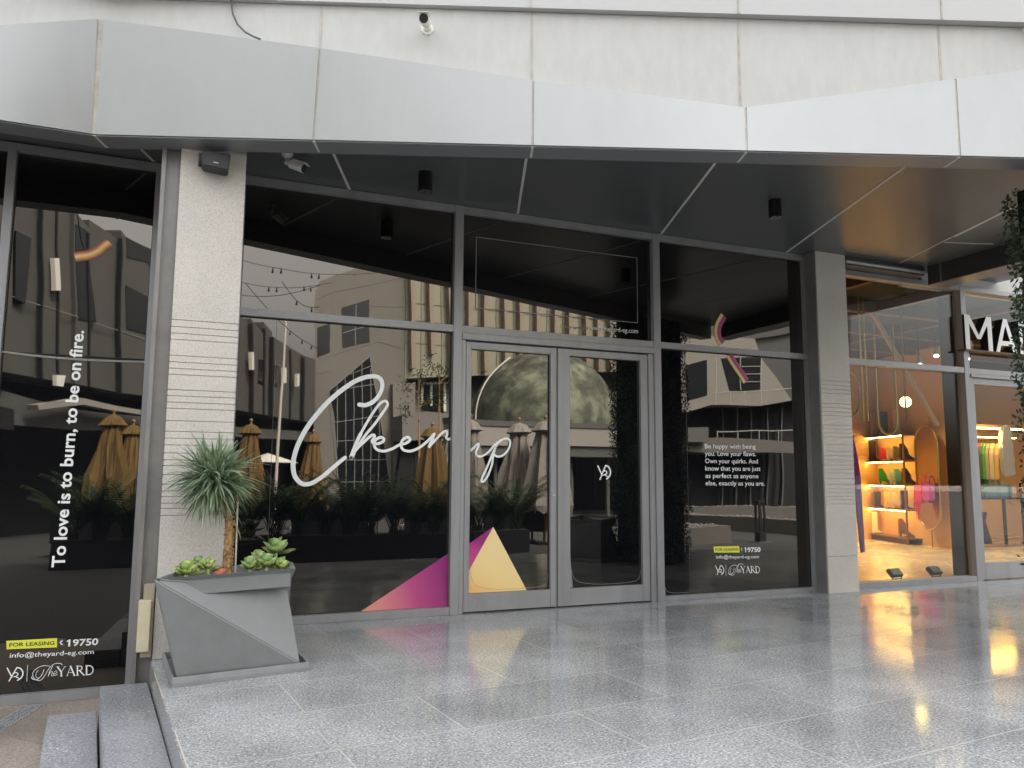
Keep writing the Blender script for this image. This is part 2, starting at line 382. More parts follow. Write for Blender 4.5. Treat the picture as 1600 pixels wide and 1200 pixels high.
a = [cp(SEAMS[0]-.03, .006, 3.402), cp(SEAMS[0]+.009, .0, 3.402), cp(tops[0][0]+.009, tops[0][1]-.004, tops[0][2]-.004), cp(tops[0][0]-.034, tops[0][1]+.002, tops[0][2]-.004)]
sm.slab(a, (-NN.x*.02, -NN.y*.02, 0))
sm.build('fascia_seam', M_SEAM, B)
# lip under the fascia
LIPW = .185
def inner(s, z, o=LIPW): return cp(s, -o, z)
lp = MB()
cornerI = (XC-.0+.06, YC+LIPW)
lp.prism([cp(SEAMS[0], -.012, 0)[:2], cp(7.4, -.012, 0)[:2], cp(7.4, -LIPW, 0)[:2], cornerI], 3.392, 3.398)
lp.prism([cornerI, cp(7.4, -LIPW, 0)[:2], cp(7.4, -LIPW-.02, 0)[:2], (cornerI[0], cornerI[1]+.02)], 3.392, 3.62)
lp.prism([(-5.2, YC+.012), (XC-.004, YC+.012), (cornerI[0]-.003, cornerI[1]), (-5.2, YC+LIPW)], 3.392, 3.398)
lp.prism([(-5.2, YC+LIPW), (cornerI[0]-.003, cornerI[1]), (cornerI[0]-.003, cornerI[1]+.02), (-5.2, YC+LIPW+.02)], 3.392, 3.62)
lp.build('canopy_lip', M_LIP, B)
ls = MB()
for i in range(0, 6):
    s0 = SEAMS[i]; q = A+D*s0
    dr = Vector((-NN.x, -NN.y))
    if i == 0: p0 = Vector((XC, YC)); p1 = Vector(cornerI)
    else: p0 = q+NN*-.014; p1 = q+dr*LIPW
    e = (p1-p0).normalized(); nn_ = Vector((e.y, -e.x))*.008
    ls.prism([tuple(p0-nn_), tuple(p0+nn_), tuple(p1+nn_), tuple(p1-nn_)], 3.389, 3.3925)
ls.build('lip_seam', M_SOFFSEAM, B)
# soffit: panels laid on the canopy grid, from the lip back to the glass line
sf = MB(); sf.prism([(-5.2, YC+LIPW+.02), (cornerI[0], cornerI[1]+.02), cp(7.4, -LIPW-.02, 0)[:2], (9.2, -2.0), (9.2, .25), (-5.2, .25)], 3.60, 3.66)
sf.build('soffit', M_SOFF, B)
ss = MB()
for i in range(0, 6):
    s0 = SEAMS[i]; q = A+D*s0; p0 = q-NN*(LIPW+.02)
    t = (-.01-p0.y)/(-NN.y); p1 = p0-NN*t
    if i == 5: p1 = p0-NN*2.2
    nn_ = D*.011
    ss.prism([tuple(p0-nn_), tuple(p0+nn_), tuple(p1+nn_), tuple(p1-nn_)], 3.5965, 3.602)
a = onZ(1475, 378.5, 3.6); b_ = onZ(1552, 381, 3.6)
for (u, v) in ((onZ(1405, 411, 3.6), onZ(1570, 329, 3.6)), (a, b_)):
    d_ = (v-u).normalized(); n_ = Vector((-d_.y, d_.x, 0))*.006
    ss.prism([(u-n_)[:2], (u+n_)[:2], (v+n_)[:2], (v-n_)[:2]], 3.5955, 3.5995)
ss.build('soffit_seam', M_SOFFSEAM, B)
# bulkhead beam where the soffit ends, and its lighter underside
bk = MB(); bk.box(7.76, 8.02, -3.7, -.24, 3.385, 3.598); bk.build('bulkhead_beam', mat('bulkhead', (.06, .06, .062), .4, .4), B)
bk = MB()
for y in (-.27-.14, -1.55, -2.7): bk.box(7.753, 7.765, y-.008, y+.008, 3.386, 3.596)
bk.box(7.753, 8.03, -3.7, -.235, 3.376, 3.3845)
bk.build('bulkhead_trim', mat('bulkhead_trim', (.24, .22, .20), .35, .4), B)
# upper wall of pale concrete above the fascia with vertical joints
uw = MB()
front = [(-14, cp(SEAMS[0], WOFF, 0)[1]), cp(SEAMS[0], WOFF, 0)[:2], cp(7.3, WOFF, 0)[:2], (7.9, -3.55), (7.9, -.03), (48, -.03), (48, 9), (-14, 9)]
uw.prism(front, 3.68, 4.470)
up = MB()
up.prism([(-14, YC+.06), (cp(SEAMS[0], .0, 0)[0], YC+.06), cp(-.30, -.14, 0)[:2], cp(7.3, -.10, 0)[:2], (7.9, -3.6), (7.9, -.06), (48, -.06), (48, 9), (-14, 9)], 4.474, 10.0)  # ends and top stretched out of view so its shadow fills the court
uw.build('upper_wall', M_CONC, B)
uj = MB()
for s in (-1.50, -.02, 1.472, 2.965, 4.45):
    o_ = WOFF
    uj.slab([cp(s-.008, o_+.004, 3.69), cp(s+.008, o_+.004, 3.69), cp(s+.008, o_+.004, 4.468), cp(s-.008, o_+.004, 4.468)], (-NN.x*.01, -NN.y*.01, 0))
uj.build('wall_joint', M_SEAM, B)
M_LEDGE = mat('ledge_panel', (.45, .45, .45), .5, .1, var=.03)
up.build('upper_ledge', M_LEDGE, B)
lj = MB()
for s in (1.46, 2.95, 4.44):
    lj.slab([cp(s-.006, -.10+.004-.005*(7.3-s), 4.476), cp(s+.006, -.10+.004-.005*(7.3-s), 4.476), cp(s+.006, -.10+.004-.005*(7.3-s), 5.6), cp(s-.006, -.10+.004-.005*(7.3-s), 5.6)], (-NN.x*.02, -NN.y*.02, 0))
lj.build('ledge_joint', M_SEAM, B)
# wall above the neighbouring shopfront (seen beyond the bulkhead)
nb = MB(); nb.box(7.905, 48, -.035, .3, 3.50, 3.69); nb.build('wall_band', M_CONC, B)

# pillars: stacked granite with ruled grooves
GR = [2.20, 2.153, 2.108, 2.066, 1.958, 1.914, 1.871, 1.830, 1.728, 1.688, 1.645, 1.604, 1.523, 1.452, 1.407, 1.363, 1.31, 1.265, 1.227, 1.168, 1.107, 1.063, 1.027, .984, .949, .905]
def pillar(x0, x1, y0, y1, ztop, zbot, joints):
    m = MB(); zs = sorted([z for z in GR+joints if zbot < z < ztop])
    z = zbot
    for q in zs:
        m.box(x0, x1, y0, y1, z, q-.0022); m.box(x0+.005, x1-.005, y0+.005, y1-.005, q-.0022, q+.0022); z = q+.0022
    m.box(x0, x1, y0, y1, z, ztop)
    return m
pl = pillar(-.143, .280, -.928, .10, 3.62, ZG, [.0]).build('stone_pillar', M_PILLAR, B, bevel=.0015); pl['label'] = 'pillar behind the planter'
pr = pillar(6.133, 6.546, -.212, .15, 3.60, 0, [.37]).build('stone_pillar', M_PILLAR, B, bevel=.0015); pr['label'] = 'right pillar beside the lit shop'
cl = MB(); cl.box(6.119, 6.1325, -.206, -.056, .0, 3.598); cl.build('metal_cladding', mat('cladding', (.22, .21, .20), .45, .3, var=.15, vscale=5), B); cl = MB(); cl.box(-.245, -.1445, -.86, -.05, ZG, 3.6); cl.box(-.262, -.235, -.90, -.86, ZG, 3.6); cl.build('metal_cladding', mat('cladding', (.22, .21, .20), .45, .3, var=.15, vscale=5), B)
jb = MB(); jb.box(6.105, 6.30, -.07, .0, 0, 3.6); jb.box(.281, .33, -.5, 0, 0, 3.6)

rb_ = MB(); rb_.box(-14, 6.29, .07, 9, ZG, 3.59); rb_.build('rear_light_block', M_VOIDB, B)  # unseen solids added to stop sunlight leaking in from behind
rb_ = MB(); rb_.box(17.6, 48, .07, 9, 0, 3.59); rb_.box(6.29, 17.6, 6.6, 9, 0, 3.6); rb_.build('rear_light_block', M_VOIDB, B)
# ---- window helpers (all in the glass line y = 0; camera side is -y)
FD = .055
def frame_rect(m, x0, x1, z0, z1, wl, wr, wb, wt, y0=-FD, y1=.05):
    if wl: m.box(x0, x0+wl, y0, y1, z0, z1)
    if wr: m.box(x1-wr, x1, y0, y1, z0, z1)
    if wb: m.box(x0+wl, x1-wr, y0+.002, y1, z0, z0+wb)
    if wt: m.box(x0+wl, x1-wr, y0+.002, y1, z1-wt, z1)
def pane(x0, x1, z0, z1, par, m=None, y=0., nm='glass_pane'):
    g = MB(); e = .006                                          # black rubber gasket round the pane
    g.box(x0, x0+e, y-.0035, y+.004, z0, z1); g.box(x1-e, x1, y-.0035, y+.004, z0, z1); g.box(x0+e, x1-e, y-.0035, y+.004, z0, z0+e); g.box(x0+e, x1-e, y-.0035, y+.004, z1-e, z1)
    g.build('gasket', M_FRAME_D, par)
    return MB().box(x0+.001, x1-.001, y, y+.01, z0+.001, z1-.001).build(nm, m or M_FILM, par)
def part_empty(name, loc, label=None):
    o = bpy.data.objects.new(name, None); COL.objects.link(o); o.location = loc; WM[o.name] = Vector(loc); adopt(o, B)
    o.empty_display_size = .1
    if label: o['label'] = label
    return o

# left-hand, street-level bay
W0 = MB(); frame_rect(W0, -1.33, -.262, ZG+.0, 3.59, .06, .075, .07, .06)
W0.box(-5.2, -1.33, -FD+.002, .05, ZG, ZG+.07); W0.box(-5.2, -1.33, -FD+.002, .05, 3.53, 3.59)
for x in (-2.6, -3.9): W0.box(x-.03, x+.03, -FD, .05, ZG+.07, 3.53)
w0 = W0.build('window', M_FRAME, B, bevel=.003); w0['label'] = 'tall street-level window left of the pillar'
pane(-1.27, -.337, ZG+.07, 2.035, w0); pane(-1.27, -.337, 2.038, 3.53, w0)
pane(-2.57, -1.33, ZG+.07, 3.53, w0); pane(-5.2, -2.63, ZG+.07, 3.53, w0)
# twisted cord along the joint of that window
cd_ = MB()
for ph in (0, math.pi):
    cd_.tube([(-1.29+i*.0052, -.020+.005*math.sin(i*.9+ph), 2.038-.016*(i/185)+.006*math.cos(i*.9+ph)-.018*math.sin(math.pi*i/185)) for i in range(186)], .0022, 5)
cd_.build('twisted_cord', mat('cord', (.62, .6, .55), .4), w0)

# main bays
W1 = MB(); frame_rect(W1, .281, 2.118, 0, 3.597, .05, 0, .066, .065); W1.box(.331, 2.118, -FD+.002, .05, 2.437, 2.50)
w1 = W1.build('window', M_FRAME, B, bevel=.003); w1['label'] = 'large window with white Cheer lettering'
pane(.331, 2.118, .066, 2.437, w1); pane(.331, 2.118, 2.50, 3.532, w1)
W2 = MB(); frame_rect(W2, 4.265, 6.17, 0, 3.597, 0, .065, .045, .065); W2.box(4.265, 6.105, -FD+.002, .05, 2.44, 2.50)
w2 = W2.build('window', M_FRAME, B, bevel=.003); w2['label'] = 'window with the printed quotation beside the right pillar'
pane(4.265, 6.105, .045, 2.44, w2); pane(4.265, 6.105, 2.50, 3.532, w2)
# door bay
W3 = MB()
W3.box(2.118, 2.198, -FD-.004, .05, 0, 3.597); W3.box(4.185, 4.265, -FD-.004, .05, 0, 3.597)
W3.box(2.198, 4.185, -FD+.002, .05, 3.532, 3.597); W3.box(2.198, 4.185, -FD+.002, .05, 2.435, 2.50); W3.box(2.198, 4.185, -.07, .05, 2.375, 2.431)
W3.box(2.200, 2.240, -.045, .05, 0, 2.373); W3.box(4.123, 4.183, -.045, .05, 0, 2.373); W3.box(3.131, 3.143, -.02, .05, 0, 2.373)
w3 = W3.build('window', M_FRAME, B, bevel=.003); w3['label'] = 'entrance bay frame with transom window above the doors'
pane(2.198, 4.185, 2.50, 3.532, w3)
for (x0, x1, sl_, lab) in ((2.246, 3.127, .045, 'left door leaf'), (3.147, 4.117, .125, 'right door leaf')):
    m = MB(); frame_rect(m, x0, x1, .012, 2.362, sl_ if sl_ > .1 else .05, .055 if sl_ < .1 else .078, .152, .062, -.035, .02)
    if sl_ > .1: m.box(x0+.056, x0+.0585, -.0365, -.03, .012, 2.362)
    d = m.build('door', M_FRAME, B, bevel=.003); d['label'] = lab
    pane(x0+(sl_ if sl_ > .1 else .05), x1-(.055 if sl_ < .1 else .078), .164, 2.30, d)
    if sl_ < .1: DL = d
    else: DR = d

lk = MB(); lk.tube([(3.103, -.036, 1.0), (3.103, -.046, 1.0)], .014, 16); lk.tube([(3.103, -.0462, 1.0), (3.103, -.048, 1.0)], .007, 10); lk.build('lock', mat('steel', (.5, .5, .5), .3, .9), DL)
# ---- printed film and lettering
YV = -.004
def pz(L, ox=0, oy=0, k=1.): return [XZ(ox+x/k, oy+y/k) for x, y in L]
C3 = (440, 560, 3.81)
def c3(L): return pz(L, *C3)
ch = MB()
wc = lambda t: .034-.012*t
ribbon(ch, c3([(462, 275), (500, 278), (545, 257), (580, 218), (598, 172), (593, 130), (560, 108), (500, 112), (430, 140), (350, 195), (270, 265), (200, 345), (140, 430), (95, 520), (70, 610), (72, 680), (95, 725), (130, 748), (180, 742), (240, 705), (300, 655), (350, 612), (378, 590)]), lambda t: .036 if t < .1 else .030+.008*math.sin(math.pi*t), YV)
ribbon(ch, c3([(414, 592), (450, 530), (500, 455), (550, 395), (600, 325), (628, 282), (625, 258), (605, 256), (575, 280), (530, 345), (480, 430), (440, 515), (412, 590)]), lambda t: .030 if t > .85 or t < .05 else .022, YV-.0006)
ribbon(ch, c3([(420, 575), (450, 535), (490, 497), (525, 465), (547, 456), (552, 468), (538, 492), (548, 505), (570, 508), (600, 497), (608, 480), (588, 470), (560, 485), (550, 515), (568, 543), (610, 552), (660, 537), (700, 515), (740, 505), (764, 485), (752, 469), (725, 480), (710, 510), (722, 543), (765, 552), (812, 535), (850, 508), (880, 480), (903, 452)]), .023, YV-.0012)
ribbon(ch, c3([(907, 450), (895, 485), (878, 525)]), .026, YV-.0018)
ribbon(ch, c3([(878, 525), (915, 485), (950, 448), (973, 433), (985, 443), (979, 470), (990, 482), (1000, 478)]), .021, YV-.0024)
vinyl(ch, 'lettering', M_WHITE, w1, 'large white handwritten word Cheer')
u_ = MB()
ribbon(u_, c3([(1126, 548), (1150, 525), (1170, 507), (1172, 520), (1157, 558), (1165, 580), (1190, 582), (1228, 560), (1262, 520), (1285, 500)]), .018, YV)
ribbon(u_, c3([(1285, 502), (1258, 560), (1225, 640), (1195, 705), (1189, 731), (1203, 731), (1228, 695), (1250, 635), (1258, 585), (1268, 540), (1290, 500), (1320, 480), (1348, 480), (1360, 502), (1348, 543), (1318, 576), (1285, 584), (1262, 572)]), .019, YV-.0006)
vinyl(u_, 'lettering', M_WHITE, DL, 'white handwritten word up')

def monogram(m, f, y, k=1.):
    """interlocked Y, R and D; f maps local (0..1, 0..1 upwards) to the window plane"""
    wd = .009*k
    g = lambda L: [f(a, b) for a, b in L]
    ribbon(m, g([(.0, 1.), (.30, .28)]), wd*1.2, y, smooth=False)
    ribbon(m, g([(.12, .0), (.62, 1.0)]), wd*1.2, y-.0004, smooth=False)
    ribbon(m, g([(.62, .98), (.80, .94), (.95, .75), (1., .5), (.93, .25), (.78, .08), (.66, .02)]), wd*1.3, y-.0008)
    ribbon(m, g([(.36, .52), (.55, .62), (.68, .52), (.62, .36), (.42, .30)]), wd, y-.0012)
    ribbon(m, g([(.52, .32), (.80, .12)]), wd*.9, y-.0016, smooth=False)
def serif_yard(m, f, y):
    """the word YARD in a light serif; f maps local (x 0..4, z 0..1)"""
    def st(L, wd, dy=0.):
        ribbon(m, [f(a, b) for a, b in L], wd, y-dy, smooth=False)
    def bars(L):
        for (x0, x1, z) in L:
            a = f(x0, z-.02); b = f(x1, z-.02); c = f(x1, z+.02); d = f(x0, z+.02); m.quad((a[0], y-.0016, a[1]), (b[0], y-.0016, b[1]), (c[0], y-.0016, c[1]), (d[0], y-.0016, d[1]))
    u = abs(f(1, 0)[0]-f(0, 0)[0])
    T, t_ = .15*u, .05*u
    st([(.08, .97), (.47, .45)], T); st([(.86, .97), (.49, .45)], t_, .0004); st([(.48, .48), (.48, .02)], T, .0008)
    bars([(0, .30, .98), (.72, .98, .98), (.33, .64, .02)])
    st([(1.08, .02), (1.47, .97)], t_); st([(1.45, .99), (1.86, .02)], T, .0004); st([(1.22, .33), (1.72, .33)], t_, .0008)
    bars([(1.0, 1.2, .02), (1.72, 2.0, .02)])
    st([(2.18, .02), (2.18, .98)], T); ribbon(m, [f(a, b) for a, b in [(2.2, .96), (2.5, .95), (2.68, .80), (2.6, .58), (2.22, .50)]], T*.6, y-.0004); st([(2.42, .50), (2.86, .02)], T, .0008)
    bars([(2.04, 2.3, .98), (2.04, 2.34, .02), (2.76, 3.0, .02)])
    st([(3.16, .02), (3.16, .98)], T); ribbon(m, [f(a, b) for a, b in [(3.16, .96), (3.55, .94), (3.82, .72), (3.82, .32), (3.55, .06), (3.16, .04)]], T*.75, y-.0004)
    bars([(3.02, 3.2, .98), (3.02, 3.2, .02)])
K5 = (0, 960, 5.0)
def sign_block(fmap, par, where, y=YV):
    """FOR LEASING / number / e-mail / logo. fmap maps the measured plane points of the left window to their place"""
    c5 = lambda L: [fmap(q) for q in pz(L, *K5)]
    m = MB(); a = c5([(52, 272), (50, 206), (447, 184), (447, 256)])
    m.quad(*[(q[0], y, q[1]) for q in a]); vinyl(m, 'yellow_tag', M_YEL, par)
    m = MB(); q0, q1, q2 = c5([(73, 252), (425, 235), (73, 222)])
    put_text(m, 'FOR LEASING', q0, q1, y-.0015, .012, (Vector(q2)-Vector(q0)).length); vinyl(m, 'lettering', M_BLACKV, par, 'black words FOR LEASING on yellow, '+where)
    m = MB(); a = c5([(451, 256), (451, 188), (511, 184), (511, 250)]); m.quad(*[(q[0], y, q[1]) for q in a]); vinyl(m, 'phone_tag', mat('tag_grey', (.05, .05, .05), .5), par)
    m = MB(); ribbon(m, c5([(487, 205), (475, 213), (474, 224), (487, 234)]), .008*(1 if fmap is ident else .8), y-.0012)
    q0, q1, q2 = c5([(533, 248), (766, 236), (533, 195)]); h = (Vector(q2)-Vector(q0)).length; put_text(m, '19750', q0, q1, y, .022, h); ribbon(m, [(q0[0]+h*.10, q0[1]+h*.93), (q0[0]-h*.14, q0[1]+h*.74)], h*.17, y-.0004, smooth=False)
    q0, q1, q2 = c5([(76, 338), (733, 307), (76, 300)]); put_text(m, 'info@theyard-eg.com', q0, q1, y, .005, (Vector(q2)-Vector(q0)).length)
    o0, ox, oz = c5([(57, 520), (180, 512), (57, 418)])
    f = lambda a, b: (o0[0]+(ox[0]-o0[0])*a+(oz[0]-o0[0])*b, o0[1]+(ox[1]-o0[1])*a+(oz[1]-o0[1])*b)
    ks = abs(ox[0]-o0[0])/.135
    monogram(m, f, y, ks)
    ribbon(m, c5([(216, 395), (210, 524)]), .0035*ks, y, smooth=False)
    for L, wd in (([(388, 402), (340, 400), (290, 420), (257, 458), (268, 500), (310, 515), (345, 485), (372, 440), (395, 408), (430, 384), (470, 382), (487, 392)], .006),
                  ([(345, 432), (325, 475), (290, 508), (256, 503), (247, 488)], .007), ([(300, 436), (282, 462), (285, 490), (305, 498)], .005), ([(412, 402), (390, 445), (377, 482)], .007),
                  ([(380, 474), (400, 446), (411, 450), (402, 478), (414, 479)], .005), ([(424, 465), (446, 452), (437, 440), (420, 458), (424, 478), (450, 466)], .005)):
        ribbon(m, c5(L), wd*ks*.85, y-.0006)
    o0, ox, oz = c5([(444, 483), (738, 470), (444, 407)])
    f2 = lambda a, b: (o0[0]+(ox[0]-o0[0])*a/4+(oz[0]-o0[0])*b, o0[1]+(ox[1]-o0[1])*a/4+(oz[1]-o0[1])*b)
    serif_yard(m, f2, y)
    vinyl(m, 'lettering', M_WHITE, par, 'white phone number, mail address and logo, '+where)
ident = lambda q: q
sign_block(ident, w0, 'street-level window')
m = MB(); q = XZ(100.5, 886); e = XZ(131, 517); hh = Vector(XZ(80, 884))-Vector(q)
put_text(m, 'To love is to burn, to be on fire.', q, e, YV, .022, hh.length); vinyl(m, 'lettering', M_WHITE, w0, 'white upright sentence on the street-level window')
a1, a2 = Vector(XZ(10.4, 1014.4)), Vector(XZ(153.4, 1007)); b1, b2 = Vector(XZ(1115.4, 863.3)), Vector(XZ(1188, 860))
sc_ = (b2-b1).length/(a2-a1).length
sign_block(lambda q: tuple(b1+(Vector(q)-a1)*sc_), w2, 'right window')
m = MB()
for i, (s, x1) in enumerate((('Be happy with being', 638), ('you. Love your flaws.', 640), ('Own your quirks. And', 652), ('know that you are just', 667), ('as perfect as anyone', 655), ('else, exactly as you are.', 692))):
    yb = 640+(227+43.2*i)/3.749; q0 = XZ(1010+(341+i)/3.749, yb); q1 = XZ(1010+x1/3.749, yb+.6); put_text(m, s, q0, q1, YV, .004, .048)
vinyl(m, 'lettering', M_WHITE, w2, 'six white lines of quotation')
m = MB(); K6 = (700, 320, 3.75)
r_ = pz([(165, 190), (1105, 312), (1110, 692), (160, 605), (165, 190)], *K6)
for i in range(4): ribbon(m, [r_[i], r_[i+1]], .006, YV-.0005*i, smooth=False)
q0, q1, q2 = pz([(680, 722), (818, 731), (680, 705)], *K6); put_text(m, 'Stay updated', q0, q1, YV, .0, .03)
vinyl(m, 'lettering', M_GREYLINE, w3, 'thin grey rectangle outline above the doors')
m = MB(); q0, q1 = pz([(828, 734), (1112, 753)], *K6); put_text(m, 'www.theyard-eg.com', q0, q1, YV, .008, .047); vinyl(m, 'lettering', mat('dim_white', (.6, .62, .6), .5), w3, 'white web address above the doors')
m = MB(); ribbon(m, pz([(665, 700), (665, 722)], *K6), .007, YV, smooth=False); vinyl(m, 'vinyl_mark', M_YEL, w3)
# monogram on the right door
o0, ox, oz = [Vector(q) for q in (XZ(935, 749), XZ(954, 748), XZ(934, 728))]
m = MB(); monogram(m, lambda a, b: tuple(o0+(ox-o0)*a+(oz-o0)*b), YV, (ox-o0).length/.135*1.25); vinyl(m, 'lettering', M_WHITE, DR, 'white monogram on the right door')
# coloured triangles
K2 = (370, 560, 2.857); tri = pz([(543, 1136), (941, 871), (937, 1108)], *K2)
m = MB(); t0 = (tri[0][0]+.02, .068); m.quad((t0[0], YV, t0[1]), (2.116, YV, .068), (2.116, YV, tri[1][1]))
mg = ramp_mat('magenta_print', (t0[0], 0.06), (2.1, .3), [(0, (.78, .36, .22)), (.30, (.70, .22, .25)), (.62, (.50, .07, .23)), (1, (.27, .025, .17))], .3)
vinyl(m, 'film_triangle', mg, w1, 'magenta and orange triangle in the window corner')
K7 = (700, 600, 3.159); ap = Vector(pz([(222, 705)], *K7)[0]); rb = Vector(pz([(387, 1012)], *K7)[0]); lb = Vector(pz([(101, 928)], *K7)[0]); lt = Vector(pz([(101, 790)], *K7)[0])
xl = 2.298
m = MB(); m.quad((xl, YV, lt.y), (xl, YV, lb.y-.05), (ap.x, YV, ap.y)); vinyl(m, 'film_triangle', ramp_mat('magenta_print2', (2.3, .35), (2.5, .85), [(0, (.60, .09, .27)), (.35, (.50, .05, .24)), (.5, (.30, .02, .17)), (1, (.26, .02, .16))], .3), DL, 'magenta sliver beside the yellow triangle')
m = MB(); m.quad((ap.x, YV-.002, ap.y), (xl, YV-.002, lb.y), (xl, YV-.002, .166), (rb.x, YV-.002, .166)); vinyl(m, 'film_triangle', ramp_mat('yellow_print', (2.35, .18), (2.55, .62), [(0, (.85, .48, .18)), (.2, (.86, .60, .24)), (.5, (.87, .66, .30)), (1, (.86, .68, .34))], .3), DL, 'yellow triangle on the left door')
# lifted film edges at the foot of the doors
for (x0, x1, dd) in ((2.30, 3.07, DL), (3.275, 4.04, DR), (4.27, 6.10, w2)):
    m = MB()
    ribbon(m, [(x0+.008, .50), (x0+.02, .33), (x0+.07, .23), (x0+.2, .195), ((x0+x1)/2, .183), (x1-.12, .19), (x1-.03, .22), (x1-.01, .3)] if dd is not w2 else [(x0+.008, .5), (x0+.012, .3), (x0+.03, .12), (x0+.1, .07), (x0+.3, .062)], .003, YV-.003)
    if dd is not DL: m.quad((x0+.0, YV-.0025, .17 if dd is DR else .05), (x0+.035, YV-.0025, .17 if dd is DR else .05), (x0+.012, YV-.0025, .42 if dd is DR else .3), (x0+.0, YV-.0025, .42 if dd is DR else .3))
    vinyl(m, 'film_edge', mat('film_edge', (.30, .30, .29), .3), dd)
m = MB(); ribbon(m, [(5.145+.0, 2.42), (5.16, 1.2), (5.165, .06)], .004, YV, smooth=False)
# fine seams where two widths of film meet
for (x, dd) in ((.62, w1), (4.585, w2)):
    m = MB(); ribbon(m, [(x, 2.43), (x+.004, .07)], .003, YV+.001, smooth=False); vinyl(m, 'film_edge', mat('film_seam', (.10, .10, .10), .3), dd)
# curved rainbow prints
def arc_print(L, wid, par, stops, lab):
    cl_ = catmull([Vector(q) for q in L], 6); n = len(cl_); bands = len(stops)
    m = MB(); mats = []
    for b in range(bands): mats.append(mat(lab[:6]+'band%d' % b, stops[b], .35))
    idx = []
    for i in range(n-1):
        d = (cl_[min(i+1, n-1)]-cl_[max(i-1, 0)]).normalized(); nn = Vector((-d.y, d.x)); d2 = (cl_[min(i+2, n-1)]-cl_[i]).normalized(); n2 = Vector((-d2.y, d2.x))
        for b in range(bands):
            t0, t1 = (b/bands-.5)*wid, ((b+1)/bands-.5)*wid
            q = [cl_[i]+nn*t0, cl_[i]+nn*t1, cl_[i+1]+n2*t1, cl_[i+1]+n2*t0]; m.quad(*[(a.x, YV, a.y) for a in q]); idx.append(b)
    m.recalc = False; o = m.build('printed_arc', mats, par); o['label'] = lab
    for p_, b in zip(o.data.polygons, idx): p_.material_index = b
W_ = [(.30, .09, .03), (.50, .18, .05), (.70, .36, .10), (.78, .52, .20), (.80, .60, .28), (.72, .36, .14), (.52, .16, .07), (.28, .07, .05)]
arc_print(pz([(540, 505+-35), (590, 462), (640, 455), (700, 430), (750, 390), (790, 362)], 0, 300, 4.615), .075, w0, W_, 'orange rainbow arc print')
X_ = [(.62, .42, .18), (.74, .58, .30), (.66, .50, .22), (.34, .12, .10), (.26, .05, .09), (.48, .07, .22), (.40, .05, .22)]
K8 = (1010, 360, 3.749)
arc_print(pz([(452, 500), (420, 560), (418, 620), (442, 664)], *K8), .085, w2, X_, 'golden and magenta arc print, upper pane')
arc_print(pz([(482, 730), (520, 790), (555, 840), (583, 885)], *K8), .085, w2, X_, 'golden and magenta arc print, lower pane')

# ================================================================== neighbouring lit shop (glass you can see through)
S = thing('boutique_building', 'lit boutique with clear glass front, glass door and warm orange interior right of the pillar', 'shop', (9, 0, 0))
M_IWALL = mat('peach_wall', (.66, .40, .19), .7, var=.05, vscale=3)
M_ICEIL = mat('dark_ceiling', (.02, .026, .022), .8)
M_IBEAM = mat('brown_beam', (.11, .055, .03), .6)
M_IFLOOR = mat('pale_stone_floor', (.50, .42, .33), .25, var=.12, vscale=1.5, streak=1)
M_SHELF = mat('shelf_wood', (.20, .09, .03), .45)
M_BRASS = mat('brass', (.45, .33, .12), .3, .9)
F1 = MB(); frame_rect(F1, 6.547, 8.62, 0, 3.50, .05, 0, .06, 0); F1.box(8.512, 8.600, -FD-.002, .05, .0, 3.50)
F1.box(6.597, 8.512, -FD+.002, .05, 2.43, 2.497); F1.box(6.548, 16, -FD+.003, .06, 3.44, 3.497)
F1.box(8.600, 12.6, -FD+.002, .05, 2.425, 2.492); F1.box(8.600, 12.6, -.07, .05, 2.385, 2.421)
f1 = F1.build('window_frame', M_FRAME, S, bevel=.003)
def gp(x0, x1, z0, z1, par): return MB().box(x0, x1, .012, .02, z0, z1).build('glass_pane', M_CLEAR, par)
gp(6.59, 8.515, .06, 2.43, f1); gp(6.59, 8.515, 2.497, 3.44, f1); gp(8.6, 12.6, 2.492, 3.44, f1)
dm = MB(); frame_rect(dm, 8.603, 9.76, .01, 2.38, .085, .085, .19, .075, -.035, .02)
db = dm.build('door', M_FRAME, S, bevel=.003); db['label'] = 'glass entrance door of the boutique'
gp(8.688, 9.675, .20, 2.305, db)
hm = MB(); hm.tube([(9.57, -.035, .88), (9.57, -.105, .90), (9.57, -.105, 1.12), (9.57, -.035, 1.14)], .013, 10); hm.tube([(9.57, .02, .88), (9.57, .10, .90), (9.57, .10, 1.12), (9.57, .02, 1.14)], .013, 10)
hm.tube([(9.40, -.035, .86), (9.40, -.09, .88), (9.40, -.09, 1.14), (9.40, -.035, 1.16)], .012, 10)
hm.build('door_handle', M_BLACK, db)
# header tube and dark strip over the window, under the soffit
hb = MB(); hb.box(6.548, 7.76, -.20, -.06, 3.50, 3.598); hb.build('header_box', mat('header', (.07, .07, .07), .5), S)
hb = MB(); hb.tube([(6.55, -.215, 3.535), (7.76, -.215, 3.535)], .02, 10); hb.build('blind_tube', mat('tube_grey', (.35, .36, .38), .35, .4), S)
ri = MB(); ri.box(6.30, 6.46, .155, 6.5, 0, 3.64); ri.build('side_wall', M_IWALL, S)
ri = MB(); ri.prism([(11.76, 2.61), (11.9, 2.57), (13.16, 6.2), (12.93, 6.2)], 0, 3.5); ri.build('display_wall', M_IWALL, S)
ri = MB(); ri.box(6.3, 17.5, 6.3, 6.5, 0, 3.6); ri.box(17.3, 17.5, .1, 6.3, 0, 3.6); ri.box(11.6, 17.3, 5.0, 5.1, 0, 3.5); ri.build('back_wall', M_IWALL, S)
ri = MB(); ri.box(6.46, 17.3, .06, 6.3, .002, .008); ri.build('shop_floor', M_IFLOOR, S)
